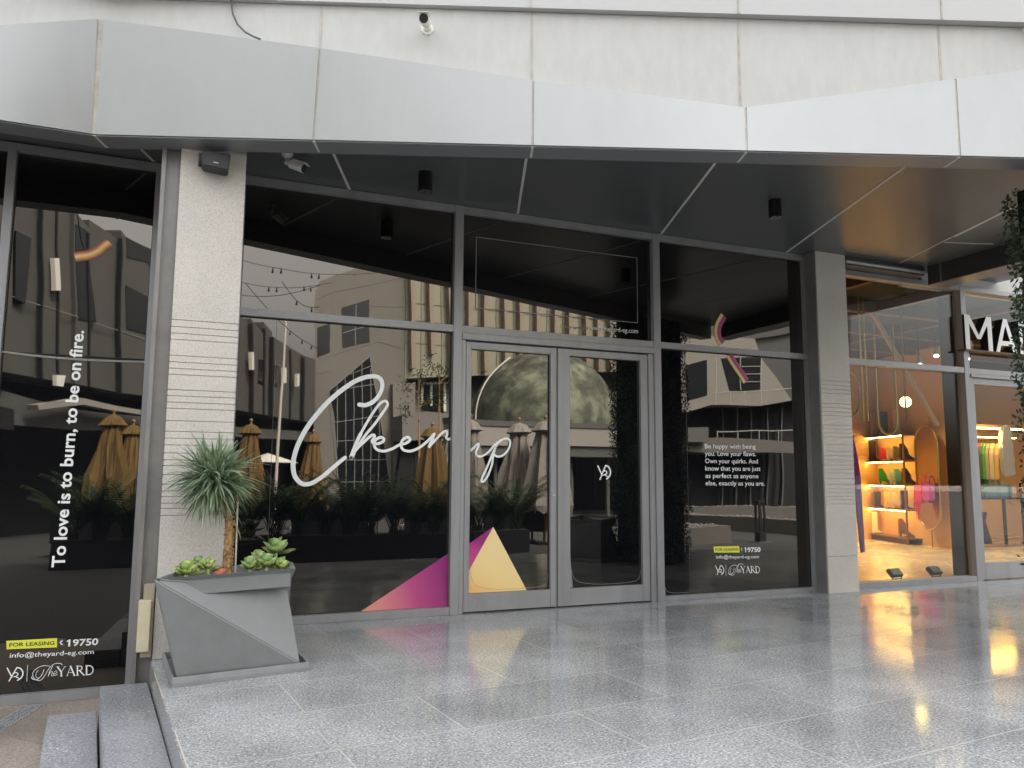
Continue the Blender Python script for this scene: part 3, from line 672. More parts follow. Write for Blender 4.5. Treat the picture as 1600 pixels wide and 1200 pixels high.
ri = MB(); ri.box(6.3, 17.5, .06, 6.5, 3.56, 3.64); ri.build('ceiling', M_ICEIL, S)
ri = MB()
for y in (1.2, 2.4, 3.6, 4.8): ri.box(6.5, 17, y, y+.12, 3.40, 3.56)
for x in (7.2, 8.6, 10.2, 11.8): ri.box(x, x+.10, .1, 6.2, 3.44, 3.555)
ri.build('ceiling_beam', M_IBEAM, S)
ri = MB(); ri.box(8.72, 8.90, .22, .42, 0, 3.5); ri.build('inner_column', mat('black_column', (.015, .014, .013), .5), S)
# tan tube added as a reflection, and vertical brass tubes behind the upper pane
ri = MB(); a = onY(1352, 470, 1.6); b_ = onY(1465, 665, 1.6)
ri.tube([a, b_], .035, 4); ri.build('slanted_reflection', mat('tan_reflection', (.45, .28, .15), .6), S)
ri = MB()
for px in (1345, 1352, 1411): q = onY(px, 560, .9); ri.tube([(q.x, q.y, 1.9), (q.x, q.y, 3.5)], .012, 6)
ri.build('hanging_rod', M_BRASS, S)
# hanging loops of brass tube
lm = MB(); q = onY(1386, 640, .9); rx = .165
lm.tube([(q.x-rx, .9, 3.2)]+[(q.x-rx*math.cos(t*math.pi/16), .9, q.z+.0-.22-.20*math.sin(t*math.pi/16)+.1) for t in range(17)]+[(q.x+rx, .9, 3.2)], .014, 8)
lm.build('brass_loop', M_BRASS, S)
lm = MB(); q = onY(1330, 615, .9); lm.tube([(q.x+.14*math.cos(t*math.pi/14), .9, q.z+.28*math.sin(t*math.pi/14)) for t in range(29)], .014, 8); lm.build('brass_loop', M_BRASS, S)
# wall coordinates on the slanting display wall
WA, WB = (12.45, 5.45), (11.5, 2.7)
WD = Vector((WB[0]-WA[0], WB[1]-WA[1])).normalized(); WN = Vector((WD.y, -WD.x))
def wl(s, off, z):
    off -= .33
    return (WA[0]+WD.x*s+WN.x*off, WA[1]+WD.y*s+WN.y*off, z)
def wbox(m, s0, s1, o0, o1, z0, z1): m.prism([wl(s0, o0, 0)[:2], wl(s1, o0, 0)[:2], wl(s1, o1, 0)[:2], wl(s0, o1, 0)[:2]], z0, z1); return m
SH = thing('shoe_shelf', 'tall wooden shoe shelf glowing orange with four lit tiers against the boutique wall', 'shelf', wl(.8, .2, 0))
LV = [.12, .62, 1.06, 1.50, 1.97]
m = MB()
for z in LV: wbox(m, -.35, 1.76, .03, .36, z-.02, z)
m.build('shelf_board', M_SHELF, SH)
m = MB(); wbox(m, 1.76, 1.785, .02, .05, 0, 1.97); wbox(m, 1.76, 1.785, .345, .372, 0, 1.97); wbox(m, -.38, -.352, .02, .37, 0, 1.97); m.build('side_panel', M_SHELF, SH)
m = MB(); wbox(m, -.35, 1.74, .30, .33, .0, .10); m.build('plinth', mat('plinth', (.08, .04, .02), .5), SH)
m = MB()
for i in range(52): wbox(m, -.34+i*.04, -.34+i*.04+.03, .012, .03, .12, 1.95)
m.build('ribbed_back', mat('ribbed_amber', (.95, .55, .10), .5), SH)
M_LED = mat('led_strip', (1, .8, .4), .5, emit=(1, .56, .12), estr=9)
m = MB()
for z in LV[1:]: wbox(m, -.33, 1.73, .325, .345, z-.034, z-.0205)
wbox(m, -.33, 1.73, .045, .06, LV[0]+.001, LV[0]+.012)
m.build('led_strip', M_LED, SH)
# boots and shoes
def boot(nm, lab, s, z, h, kind, col, grp='shoes on the lit shelves'):
    L = .15
    P = {'boot': [(0, 0), (.03, 0), (.035, .05), (.09, .02), (.24, .0), (.26, .03), (.23, .06), (.14, .10), (.11, .16), (.115, 1), (-.01, 1), (.0, .3), (-.02, .12)],
         'heel': [(0, 0), (.02, 0), (.03, .25), (.12, .10), (.2, .0), (.27, .0), (.28, .06), (.20, .16), (.13, .36), (.12, .62), (.05, 1), (-.02, 1), (-.02, .3)]}[kind]
    t = thing(nm, lab, 'boot' if 'boot' in nm else 'shoe', wl(s, .2, z), grp)
    m = MB(); pts = []
    c0 = Vector(wl(s, .2, z)); e_ = Vector((.85, -.53, 0)); t_ = Vector((.53, .85, 0))
    for (a, b) in P: pts.append(c0+e_*((a-.11)*.95)-t_*.045+Vector((0, 0, .002+b*h)))
    m.slab(pts, t_*.085); m.build('upper', mat('sh_%s' % lab[:14], col, .35), t, bevel=.008)
    m = MB(); m.slab([c0+e_*((a-.11)*.95)-t_*.05+Vector((0, 0, .0015+b)) for a, b in ((.08, 0), (.27, 0), (.275, .014), (.08, .014))], t_*.095); m.build('sole', M_SHELF, t)
for args in (('tall_boot', 'hot pink tall boot, leftmost on the highest lit tier', .15, LV[3], .38, 'boot', (.70, .03, .08)),
             ('tall_boot', 'black tall boot beside the hot pink one', .52, LV[3], .40, 'boot', (.02, .012, .01)),
             ('ankle_boot', 'low pink ankle boot on the highest lit tier', .92, LV[3], .26, 'heel', (.62, .05, .09)),
             ('ankle_boot', 'cream ankle boot on the highest lit tier beside the pink one', 1.18, LV[3], .24, 'heel', (.65, .50, .3)),
             ('ankle_boot', 'olive ankle boot on the highest lit tier', 1.40, LV[3], .26, 'heel', (.22, .17, .05)),
             ('ankle_boot', 'black ankle boot, rightmost on the highest lit tier', 1.62, LV[3], .3, 'heel', (.02, .012, .01)),
             ('ankle_boot', 'bright green ankle boot on the second lit tier', .85, LV[2], .30, 'heel', (.02, .20, .04)),
             ('high_heel_shoe', 'pale green high heeled shoe on the second lit tier', 1.22, LV[2], .30, 'heel', (.38, .42, .28)),
             ('high_heel_shoe', 'teal high heeled shoe on the second lit tier', 1.42, LV[2], .29, 'heel', (.10, .24, .2)),
             ('ankle_boot', 'dark brown ankle boot, rightmost on the second lit tier', 1.66, LV[2], .30, 'heel', (.04, .02, .01)),
             ('ankle_boot', 'dark ankle boot, leftmost on the third lit tier', .62, LV[1], .30, 'boot', (.05, .035, .02)),
             ('ankle_boot', 'yellow ankle boot on the third lit tier', .98, LV[1], .32, 'boot', (.75, .5, .15)),
             ('ankle_boot', 'cream ankle boot on the third lit tier beside the yellow one', 1.25, LV[1], .30, 'heel', (.7, .58, .35)),
             ('ankle_boot', 'black ankle boot, rightmost on the third lit tier', 1.55, LV[1], .34, 'boot', (.02, .012, .01)),
             ('tall_boot', 'white tall boot on the lowest lit tier', .45, LV[0], .40, 'boot', (.85, .78, .6)),
             ('strappy_sandal', 'brown strappy sandal at the right end of the lowest lit tier', 1.45, LV[0], .33, 'heel', (.18, .08, .03)),
             ('tall_boot', 'black tall boot standing on top of the shelf', .28, LV[4], .45, 'boot', (.02, .015, .012)),
             ('tall_boot', 'tan tall boot standing on top of the shelf', .62, LV[4], .46, 'boot', (.42, .24, .12)),
             ('tall_boot', 'dark grey tall boot on top of the shelf, third from the left', 1.0, LV[4], .46, 'boot', (.07, .065, .06)),
             ('tall_boot', 'beige tall boot on top of the shelf, rightmost', 1.42, LV[4], .47, 'boot', (.48, .31, .18))):
    boot(*args)
# standing oval mirror with bags
MR = thing('standing_mirror', 'tall oval brass-framed mirror on a thin stand right of the shoe shelf', 'mirror', wl(2.35, .25, 0))
cx, cz, ra, hb_ = 2.33, 1.20, .33, .56
ov = [(cx+ra*math.cos(t), cz+hb_*(1 if math.sin(t) > 0 else -1)+ra*math.sin(t)) for t in [math.pi*2*(k+.5)/36 for k in range(36)]]
m = MB(); m.slab([Vector(wl(a, .27, b)) for a, b in ov], (WN.x*-.012, WN.y*-.012, 0)); m.build('mirror_glass', mat('mirror', (.55, .40, .26), .05, 1.), MR)
m = MB(); m.tube([wl(a, .275, b) for a, b in ov+[ov[0]]], .014, 6); m.tube([wl(cx, .25, .3), wl(cx, .25, .0)], .012, 6); m.tube([wl(cx-.2, .25, .012), wl(cx+.2, .25, .012)], .012, 6); m.build('mirror_frame', M_BRASS, MR)
for k, (s, z, col, lab, wdt) in enumerate(((2.27, .86, (.50, .01, .09), 'crimson fringed handbag hanging before the mirror', .14), (2.52, .90, (.40, .04, .28), 'magenta handbag hanging before the mirror, right of the crimson one', .13))):
    t = thing('handbag', lab, 'handbag', wl(s, .36, z), 'handbags at the mirror')
    m = MB(); m.slab([Vector(wl(s-wdt*.8, .34, z+.2)), Vector(wl(s+wdt*.8, .34, z+.2)), Vector(wl(s+wdt, .34, z-.05)), Vector(wl(s+wdt*.7, .34, z-.10)), Vector(wl(s-wdt*.7, .34, z-.10)), Vector(wl(s-wdt, .34, z-.05))], (WN.x*.09, WN.y*.09, 0))
    m.build('bag_body', mat('bag%d' % k, col, .4), t, bevel=.015)
    m = MB(); m.tube([wl(s+.08*math.cos(a), .385, z+.2+.16*math.sin(a)) for a in [math.pi*j/12 for j in range(13)]], .009, 6); m.build('bag_handle', mat('bag%d' % k, col), t)
    if k == 0:
        m = MB()
        for j in range(9): x_ = s-.10+j*.025; m.tube([wl(x_, .44, z-.08), wl(x_+random.uniform(-.02, .02), .44, z-.2-.2*math.exp(-((j-4)/2.5)**2))], [.009, .003], 4)
        m.build('fringe', mat('bag0', col), t)
# garment sleeve hanging close to the window, beside the pillar
t = thing('hanging_garment', 'magenta and lilac garment hanging inside the glass beside the right pillar', 'garment', (7.1, .6, 1))
def px_y(L, y): return [onY(a, b, y) for a, b in L]
m = MB(); m.slab(px_y([(1328, 690), (1334, 680), (1341, 715), (1345, 742), (1336, 745), (1326, 742)], .55), (0, .05, 0)); m.build('sleeve', mat('magenta_cloth', (.28, .02, .16), .8), t, bevel=.006)
m = MB(); m.slab(px_y([(1334, 741), (1345, 741), (1348, 790), (1352, 862), (1347, 864), (1340, 800)], .56), (0, .03, 0)); m.build('scarf_tail', mat('lilac_cloth', (.25, .12, .26), .8), t, bevel=.004)
# clothes rail behind the door
RK = thing('clothes_rail', 'wall clothes rail with a lit shelf above it seen through the boutique door', 'rail', (13.4, 3.6, 0))
a = onY(1518, 684, 3.6); b_ = onY(1572, 682, 3.6)
m = MB(); m.tube([(a.x-.5, 3.6, a.z), (b_.x+.3, 3.6, a.z)], .015, 8); m.tube([(a.x-.4, 3.6, a.z), (a.x-.4, 4.98, a.z)], .012, 6); m.tube([(b_.x+.2, 3.6, a.z), (b_.x+.2, 4.98, a.z)], .012, 6); m.build('rail_tube', M_BRASS, RK)
m = MB(); c = onY(1518, 664, 3.75); m.box(c.x-.6, c.x+1.6, 3.55, 4.98, c.z-.05, c.z); m.build('wall_shelf', mat('amber_wood', (.62, .32, .08), .5), RK)
m = MB(); m.box(c.x-.6, c.x+1.6, 3.60, 3.64, c.z-.075, c.z-.0505); m.box(a.x-.45, b_.x+.25, 3.58, 3.60, a.z+.016, a.z+.026); m.build('led_strip', M_LED, RK)
def garment(px, y, zt, zb, wdt, col, lab):
    x = onY(px, 720, y).x
    t = thing('hanging_coat', lab, 'coat', (x, y, zt), 'clothes on the rail')
    pr_ = [(-.05, 0), (.05, 0), (.16, -.08), (.22, -.2), (.24, -.75*(zt-zb)), (.17, -.75*(zt-zb)), (.18, -(zt-zb)), (-.18, -(zt-zb)), (-.17, -.75*(zt-zb)), (-.24, -.75*(zt-zb)), (-.22, -.2), (-.16, -.08)]
    th = R(35)
    pts = [Vector((x+u*math.cos(th)*wdt, y+u*math.sin(th), zt+v)) for u, v in pr_]
    m = MB(); m.slab(pts, (.05, -.07, 0)); m.build('coat_body', mat('coat_%s' % lab[:10], col, .8, bump=.02, bscale=14), t, bevel=.012)
    m = MB(); m.tube([(x, y, zt), (x, y, zt+.06), (x+.02, y, zt+.09), (x, y, zt+.115)], .004, 5); m.build('hanger', M_BLACK, t)
for px, col, lab in ((1521, (.05, .03, .03), 'black coat at the left end of the clothes rail'), (1526, (.20, .03, .07), 'burgundy shirt on the clothes rail'), (1531, (.06, .10, .03), 'dark olive shirt on the clothes rail'), (1535.5, (.08, .24, .03), 'bright green shirt on the clothes rail'), (1541, (.30, .24, .16), 'grey beige jacket on the clothes rail'), (1549, (.48, .32, .15), 'camel coat on the clothes rail'), (1557, (.42, .27, .12), 'second camel coat on the clothes rail, further right')):
    garment(px, 3.6, a.z-.10, .93, 1.45, col, lab)
t = thing('hanging_dress', 'silver shiny dress hanging at the right end of the rail', 'dress', (14.0, 3.3, 1))
m = MB(); m.slab(px_y([(1573, 663), (1580, 668), (1584, 700), (1588, 742), (1570, 745), (1566, 700), (1567, 672)], 3.3), (0, .08, 0)); m.build('dress_body', mat('silver_cloth', (.6, .6, .6), .25, .8, bump=.08, bscale=18), t, bevel=.01)
t = thing('display_table', 'low black display table with folded jeans below the clothes rail', 'table', (13.6, 3.0, 0))
q0 = onY(1520, 778, 2.9); q1 = onY(1590, 778, 2.9)
m = MB(); m.box(q0.x, q1.x+.3, 2.9, 3.4, q0.z-.03, q0.z); m.build('table_top', M_BLACK, t)
m = MB()
for xx in (q0.x+.05, q1.x+.2): m.box(xx, xx+.04, 2.95, 2.99, .008, q0.z-.03); m.box(xx, xx+.04, 3.3, 3.34, .008, q0.z-.03)
m.build('table_leg', M_BLACK, t)
m = MB(); m.box(q0.x+.35, q0.x+1.1, 2.95, 3.3, q0.z+.001, q0.z+.22); tag(m.build('folded_jeans', mat('denim', (.13, .22, .24), .8, var=.2, vscale=8), None, bevel=.02), 'stack of folded pale blue jeans on the black display table', 'jeans')
t = thing('mannequin_trousers', 'dark wide trousers on a stand below the clothes rail', 'trousers', (12.9, 2.6, 0))
m = MB(); m.slab(px_y([(1527, 800), (1543, 800), (1541, 815), (1552, 850), (1530, 850), (1531, 820)], 2.6), (0, .1, 0)); m.build('trouser_leg', mat('plum_cloth', (.035, .015, .03), .8), t, bevel=.01)
# pendant globe, spots and floodlights
t = thing('globe_lamp', 'glowing yellow globe lamp hanging behind the boutique window', 'lamp', wl(1.78, .9, 2.4))
gq = onV(1415, 628, WA, WB, .9)
m = MB(); m.ball(gq, .085, 20, 12); m.build('globe', mat('globe', (1, .8, .4), .4, emit=(1, .72, .18), estr=1.6), t, smooth=True)
m = MB(); m.tube([gq+Vector((0, 0, .08)), (gq.x, gq.y, 3.5)], .006, 5); m.build('cord', M_BLACK, t)
for (px, py, y, lab) in ((1437, 570, 1.6, 'white ceiling spotlight behind the boutique window'), (1511, 561, 1.4, 'white ceiling spotlight above the boutique door'), (1463, 556, 2.2, 'dark ceiling spotlight right of the white one')):
    q = onY(px, py, y); t = thing('spotlight', lab, 'spotlight', q, 'spotlights under the boutique ceiling')
    m = MB(); m.tube([q, q+Vector((.05, .05, .12))], [.042, .04], 12); m.build('lamp_body', mat('lamp_white', (.6, .58, .54), .5), t, smooth=False)
    m = MB(); m.tube([q+Vector((.05, .05, .12)), (q.x+.05, q.y+.05, 3.42)], .007, 5); m.build('stem', M_BLACK, t)
    m = MB(); m.tube([q-Vector((.002, .002, .005)), q], .034, 12); m.build('lamp_lens', mat('lens_glow', (1, .9, .7), .4, emit=(1, .78, .42), estr=5), t)
for (px, x_, lab) in ((1404, 0, 'black floodlight on the floor inside the window, left one'), (1466, 1, 'black floodlight on the floor inside the window, right one')):
    q = onY(px, 905, .33); q.z = .01
    t = thing('floodlight', lab, 'floodlight', q, 'floodlights inside the boutique window')
    m = MB(); c, s_n = math.cos(.5), math.sin(.5)
    m.slab([q+Vector((-.09, 0, .05)), q+Vector((.09, 0, .05)), q+Vector((.09, .07, .12)), q+Vector((-.09, .07, .12))], (0, .03, -.035)); m.build('flood_head', M_BLACK, t, bevel=.004)
    m = MB(); m.tube([q+Vector((-.07, .02, .0)), q+Vector((-.07, .03, .07))], .007, 5); m.tube([q+Vector((.07, .02, .0)), q+Vector((.07, .03, .07))], .007, 5); m.tube([q+Vector((-.08, .02, .004)), q+Vector((.08, .02, .004))], .007, 5); m.build('flood_bracket', M_BLACK, t)
    m = MB(); m.slab([q+Vector((-.075, -.001, .056)), q+Vector((.075, -.001, .056)), q+Vector((.075, .058, .117)), q+Vector((-.075, .058, .117))], (0, -.001, .001)); m.build('flood_glass', mat('flood_glass', (.25, .22, .2), .2), t)
def area(name, loc, rot, sx, sy, en, col):
    l = bpy.data.lights.new(name, 'AREA'); l.shape = 'RECTANGLE'; l.size = sx; l.size_y = sy; l.energy = en; l.color = col
    o = bpy.data.objects.new(name, l); COL.objects.link(o); o.location = loc; o.rotation_euler = rot; return o
for (x, y, en) in ((8.6, 3.2, 22), (10.2, 3.0, 22), (10.2, 4.8, 20), (13.0, 2.9, 26)):
    l = bpy.data.lights.new('ceiling_spot_light', 'SPOT'); l.energy = en*2.2; l.spot_size = R(118); l.spot_blend = .5; l.color = (1, .68, .34); l.shadow_soft_size = .22
    o = bpy.data.objects.new('ceiling_spot_light', l); COL.objects.link(o); o.location = (x, y, 3.15)
# letters M A over the door: white faces, black returns
def letter(strokes, x0, w_, z0, h_, nm, lab):
    t = thing(nm, lab, 'sign letter', (x0, -.15, z0), 'letters over the boutique door')
    ms = MB(); mf = MB()
    for k, st_ in enumerate(strokes):
        P = [(x0+a*w_, z0+b*h_) for a, b in st_]
        ms.slab([(a, -.085-.0004*k, b) for a, b in P], (0, .10, 0)); mf.slab([(a, -.0885-.0004*k, b) for a, b in P], (0, .003, 0))
    ms.build('letter_return', mat('letter_side', (.012, .012, .012), .4), t); mf.build('letter_face', mat('letter_face', (.75, .75, .74), .5), t)
q0 = onY(1510, 545, -.09); q1 = onY(1516, 492, -.09); qe = onY(1552, 548, -.09); qa0 = onY(1557, 548, -.09); qa1 = onY(1590, 552, -.09)
Hm = q1.z-q0.z
letter([[(0, 0), (.16, 0), (.16, 1), (0, 1)], [(.84, 0), (1, 0), (1, 1), (.84, 1)], [(.0, 1), (.18, 1), (.56, .32), (.44, .32)], [(.82, 1), (1, 1), (.56, .32), (.44, .32)]], q0.x, qe.x-q0.x, q0.z, Hm, 'letter_m', 'white block letter M with black sides over the boutique door')
letter([[(0, 0), (.17, 0), (.58, 1), (.42, 1)], [(.83, 0), (1, 0), (.58, 1), (.42, 1)], [(.22, .2), (.78, .2), (.74, .34), (.26, .34)]], qa0.x, qa1.x-qa0.x, q0.z, Hm, 'letter_a', 'white block letter A with black sides over the boutique door')
letter([[(0, 0), (.16, 0), (.16, 1), (0, 1)], [(.84, 0), (1, 0), (1, 1), (.84, 1)], [(0, 1), (.18, 1), (1, 0), (.82, 0)]], qa1.x+.06, .34, q0.z, Hm, 'letter_n', 'white block letter half hidden by the hedge column')
m = MB(); m.box(q0.x-.03, qa1.x+1.2, -.10, -.0, q0.z-.022, q0.z-.002); m.build('sign_ledge', M_IBEAM, S)

# ================================================================== things on and around the terrace
# ---- faceted planter
def planter(loc, lab, grp):
    t = thing('faceted_planter', lab, 'planter', (0, 0, 0), grp)
    rim = [Vector((-.138, -1.78, .604)), Vector((.645, -1.56, .608)), Vector((.70, -.985, .588)), Vector((.015, -.965, .568))]
    bas = [Vector((.003, -1.655, .045)), Vector((.690, -1.553, .045)), Vector((.655, -1.05, .045)), Vector((-.04, -1.02, .045))]
    ntc = [None, Vector((.612, -1.43, .472)), None, Vector((.03, -1.0, .44))]
    m = MB()
    # front: TL TR notch BR BL
    m.quad(rim[0], rim[1], ntc[1]); m.quad(rim[0], ntc[1], bas[1]); m.quad(rim[0], bas[1], bas[0])
    m.quad(rim[1], rim[2], ntc[1]); m.quad(ntc[1], rim[2], bas[2]); m.quad(ntc[1], bas[2], bas[1])
    m.quad(rim[2], rim[3], ntc[3]); m.quad(rim[2], ntc[3], bas[3]); m.quad(rim[2], bas[3], bas[2])
    m.quad(rim[3], rim[0], ntc[3]); m.quad(ntc[3], rim[0], bas[0]); m.quad(ntc[3], bas[0], bas[3])
    m.quad(*reversed(bas))
    c = sum(rim, Vector())/4
    inn = [c+(r-c)*.92 for r in rim]; low = [Vector((q.x, q.y, .5)) for q in inn]
    for k in range(4):
        j = (k+1) % 4; m.quad(rim[k], inn[k], inn[j], rim[j]); m.quad(inn[k], low[k], low[j], inn[j])
    m.recalc = False
    o = m.build('planter_body', M_PLANT, t)
    bm = bmesh.new(); bm.from_mesh(o.data); bmesh.ops.remove_doubles(bm, verts=bm.verts, dist=.0005); bmesh.ops.recalc_face_normals(bm, faces=bm.faces)
    bmesh.ops.bevel(bm, geom=[e for e in bm.edges], offset=.006, segments=2, affect='EDGES', clamp_overlap=True); bm.to_mesh(o.data); bm.free()
    m = MB(); m.quad(*[Vector((q.x, q.y, .525)) for q in inn]); m.build('soil', M_SOIL, t)
    m = MB(); T = [Vector((-.020, -1.685)), Vector((.745, -1.565)), Vector((.70, -.985)), Vector((-.085, -.965))]
    m.prism([tuple(q) for q in T], .0, .012); c2 = sum(T, Vector((0, 0)))/4
    for k in range(4):
        a_, b2 = T[k], T[(k+1) % 4]; a2 = a_+(c2-a_)*.035; b3 = b2+(c2-b2)*.035
        m.prism([tuple(a_), tuple(b2), tuple(b3), tuple(a2)], .012, .052)
    m.build('tray', mat('tray_grey', (.25, .255, .26), .5, var=.15, vscale=9), t, bevel=.003)
    return t
PLT = planter(None, 'faceted grey planter on a tray in front of the left pillar', 'faceted planters')

def blade(m, o, d, L, wd, droop, rnd, seg=5):
    """strap leaf: folded strip that leaves o along d and sinks under its own weight"""
    d = d.normalized(); side = d.cross(Vector((0, 0, 1)))
    if side.length < .1: side = Vector((1, 0, 0))
    side.normalize(); side = (side+d.cross(side)*rnd.uniform(-.5, .5)).normalized()
    p = Vector(o); v = d.copy(); i0 = len(m.v)
    for k in range(seg+1):
        t = k/seg; ww = wd*(1-t**2.2)*(.55+.45*min(1, t*4))+.0006
        nrm = side.cross(v).normalized(); m.v += [tuple(p-side*ww), tuple(p+nrm*-ww*.35), tuple(p+side*ww)]
        p = p+v*(L/seg); v = (v+Vector((0, 0, -droop/seg*(1+t)))).normalized()
    for k in range(seg):
        a_ = i0+3*k; m.f += [(a_, a_+3, a_+4, a_+1), (a_+1, a_+4, a_+5, a_+2)]
def leaf_mat(name, a_, b_, rough=.45, scale=9, trans=.25):
    m = bpy.data.materials.new(name); m.use_nodes = True; t = m.node_tree; N = t.nodes; L = t.links; b = N['Principled BSDF']
    g = N.new('ShaderNodeNewGeometry'); r = ramp(N, [(0, a_), (1, b_)]); L.new(g.outputs['Random Per Island'], r.inputs[0]); L.new(r.outputs[0], b.inputs['Base Color'])
    b.inputs['Roughness'].default_value = rough; MATS[name] = m
    tl = N.new('ShaderNodeBsdfTranslucent'); L.new(r.outputs[0], tl.inputs[0]); mx = N.new('ShaderNodeMixShader'); mx.inputs[0].default_value = trans
    L.new(b.outputs[0], mx.inputs[1]); L.new(tl.outputs[0], mx.inputs[2]); L.new(mx.outputs[0], N['Material Output'].inputs[0]); return m
M_DRAC = leaf_mat('dracaena_leaf', (.08, .15, .08), (.34, .42, .27), .42)
M_DRACD = leaf_mat('dry_leaf', (.30, .24, .10), (.42, .36, .2), .7)
M_TRUNK = mat('scaly_trunk', (.36, .22, .10), .9, var=.45, vscale=55)
def dracaena(lab, seed=4):
    rnd = random.Random(seed); t = thing('dracaena_tree', lab, 'small tree', (.276, -1.2, .5), 'trees in the faceted planters')
    tp = [Vector((.272, -1.2, .50)), Vector((.262, -1.2, .66)), Vector((.268, -1.2, .80)), Vector((.262, -1.2, .90)), Vector((.235, -1.2, .98)), Vector((.19, -1.2, 1.08))]
    m = MB(); m.tube([(.272, -1.2, .50), (.266, -1.2, .66), (.270, -1.2, .80), (.262, -1.2, .90), (.235, -1.2, .98), (.19, -1.2, 1.08)], [.030, .026, .024, .024, .026, .03], 12)
    for k in range(330):      # old leaf scars as scales
        z = rnd.uniform(.5, .98); f = (z-.5)/.48; x = .27-(.03*max(0, (z-.88)/.1)); an = rnd.uniform(0, 6.283); r_ = .0275
        c = Vector((x+r_*math.cos(an), -1.2+r_*math.sin(an), z)); tg = Vector((-math.sin(an), math.cos(an), 0)); out = Vector((math.cos(an), math.sin(an), 0))
        m.quad(c-tg*.008, c+tg*.008, c+out*.008+Vector((0, 0, .013))); m.quad(c-tg*.008, c+out*.008+Vector((0, 0, .013)), c+Vector((0, 0, .01))-tg*.002)
    m.recalc = False; m.build('trunk', M_TRUNK, t)
    m = MB(); m.tube([(.318, -1.185, .50), (.312, -1.185, 1.0)], .006, 6); m.build('stake', mat('stake', (.6, .58, .52), .6), t)
    m = MB(); c = Vector((.165, -1.2, 1.15))
    for k in range(620):
        u = rnd.uniform(-1, 1); an = rnd.uniform(0, 6.283); q = math.sqrt(1-u*u); d = Vector((q*math.cos(an), q*math.sin(an), u*.95+.12)).normalized()
        o = c+d*rnd.uniform(.02, .09)+Vector((rnd.uniform(-.05, .05), rnd.uniform(-.05, .05), rnd.uniform(-.06, .05)))
        blade(m, o, d, rnd.uniform(.15, .245)*(1.05 if u < .3 else .98), rnd.uniform(.0065, .0095), rnd.uniform(.25, .8)*(1. if u < .4 else .4), rnd)
    blade(m, Vector((.2, -1.2, 1.2)), Vector((1, -.1, .35)), .33, .011, .5, rnd)
    m.recalc = False; m.build('crown', M_DRAC, t)
    m = MB()
    for k in range(26):
        an = rnd.uniform(0, 6.283); blade(m, Vector((.22, -1.2, 1.02)), Vector((math.cos(an), math.sin(an), -.7)), rnd.uniform(.1, .17), .006, 1.2, rnd)
    for k in range(5): blade(m, Vector((.29, -1.2, .88)), Vector((.4, rnd.uniform(-.4, .1), -.6)), rnd.uniform(.08, .16), .004, 1., rnd)
    m.recalc = False; m.build('dry_leaves', M_DRACD, t)
    return t
TR1 = dracaena('small dracaena tree with spiky ball crown in the planter by the left pillar')

M_SUC = leaf_mat('succulent_leaf', (.24, .40, .09), (.58, .66, .20), .4, trans=.15)
M_SUC2 = leaf_mat('succulent_leaf_blue', (.24, .38, .13), (.50, .60, .22), .45, trans=.15)
def succulent(c, r_, n, lab, seed, mt):
    rnd = random.Random(seed); t = thing('succulent', lab, 'succulent', c, 'succulents in the faceted planters'); m = MB()
    c = Vector(c)
    for k in range(n):
        an = k*2.4+rnd.uniform(-.2, .2); el = .15+1.2*(k/n); rad = r_*(1-.55*k/n)
        d = Vector((math.cos(an)*math.cos(el), math.sin(an)*math.cos(el), math.sin(el))); p = c+d*rad*.85+Vector((0, 0, .01+.03*k/n))
        up_ = Vector((-math.cos(an)*math.sin(el), -math.sin(an)*math.sin(el), math.cos(el))); sd_ = d.cross(up_).normalized(); R_ = r_*rnd.uniform(.42, .58)
        i0 = len(m.v); S_ = 12
        m.v.append(tuple(p+up_*.006)); m.v.append(tuple(p-up_*.008))
        for q in range(S_):
            a_ = 6.283*q/S_; ex = math.cos(a_)*(1.05 if math.cos(a_) > 0 else 1.2); w_ = math.sin(a_)
            m.v.append(tuple(p+(d*ex*R_+sd_*w_*R_*.95)+up_*(.014*abs(w_)+.006*ex)))
        for q in range(S_): m.f += [(i0, i0+2+q, i0+2+(q+1) % S_), (i0+1, i0+2+(q+1) % S_, i0+2+q)]
    m.tube([c-Vector((0, 0, .06)), c+Vector((0, 0, .02))], .01, 5); m.recalc = False; m.build('leaf_rosette', mt, t, smooth=True)
def rock(c, r_, lab, col):
    m = MB(); m.ball(c, r_, 10, 7, 1, .8, .95); rn = random.Random(1); m.v = [(a+rn.uniform(-.006, .006), b+rn.uniform(-.006, .006), z+rn.uniform(-.006, .006)) for a, b, z in m.v]
    tag(m.build('stone', mat('red_stone', col, .7, var=.3, vscale=20), None, smooth=True), lab, 'stone')
SUCL = ((1, (.03, -1.40, .595), .075, 12, 'yellow green succulent rosette at the left front of the planter', M_SUC), (2, (.10, -1.18, .61), .06, 10, 'small green succulent rosette behind the left front one', M_SUC2),
        (3, (.15, -1.36, .62), .055, 9, 'green succulent just left of the reddish stone', M_SUC), (4, (.40, -1.28, .60), .07, 11, 'green succulent rosette right of the trunk', M_SUC2),
        (5, (.50, -1.30, .615), .075, 12, 'broad flat leaved succulent in the right half of the planter', M_SUC2), (6, (.57, -1.12, .68), .095, 10, 'largest flat leaved succulent at the right rear of the planter', M_SUC2),
        (7, (.585, -1.33, .60), .06, 10, 'bright yellow green succulent at the right front corner', M_SUC), (8, (.455, -1.18, .64), .06, 9, 'green succulent between the trunk and the largest one', M_SUC2))
SUCO = []
for (sd_, c, r_, n, lab, mt) in SUCL: succulent((c[0], c[1], c[2]-.035), r_*.98, n, lab, sd_, mt)
rock((.215, -1.34, .57), .042, 'reddish stone in front of the trunk in the planter', (.42, .13, .08))

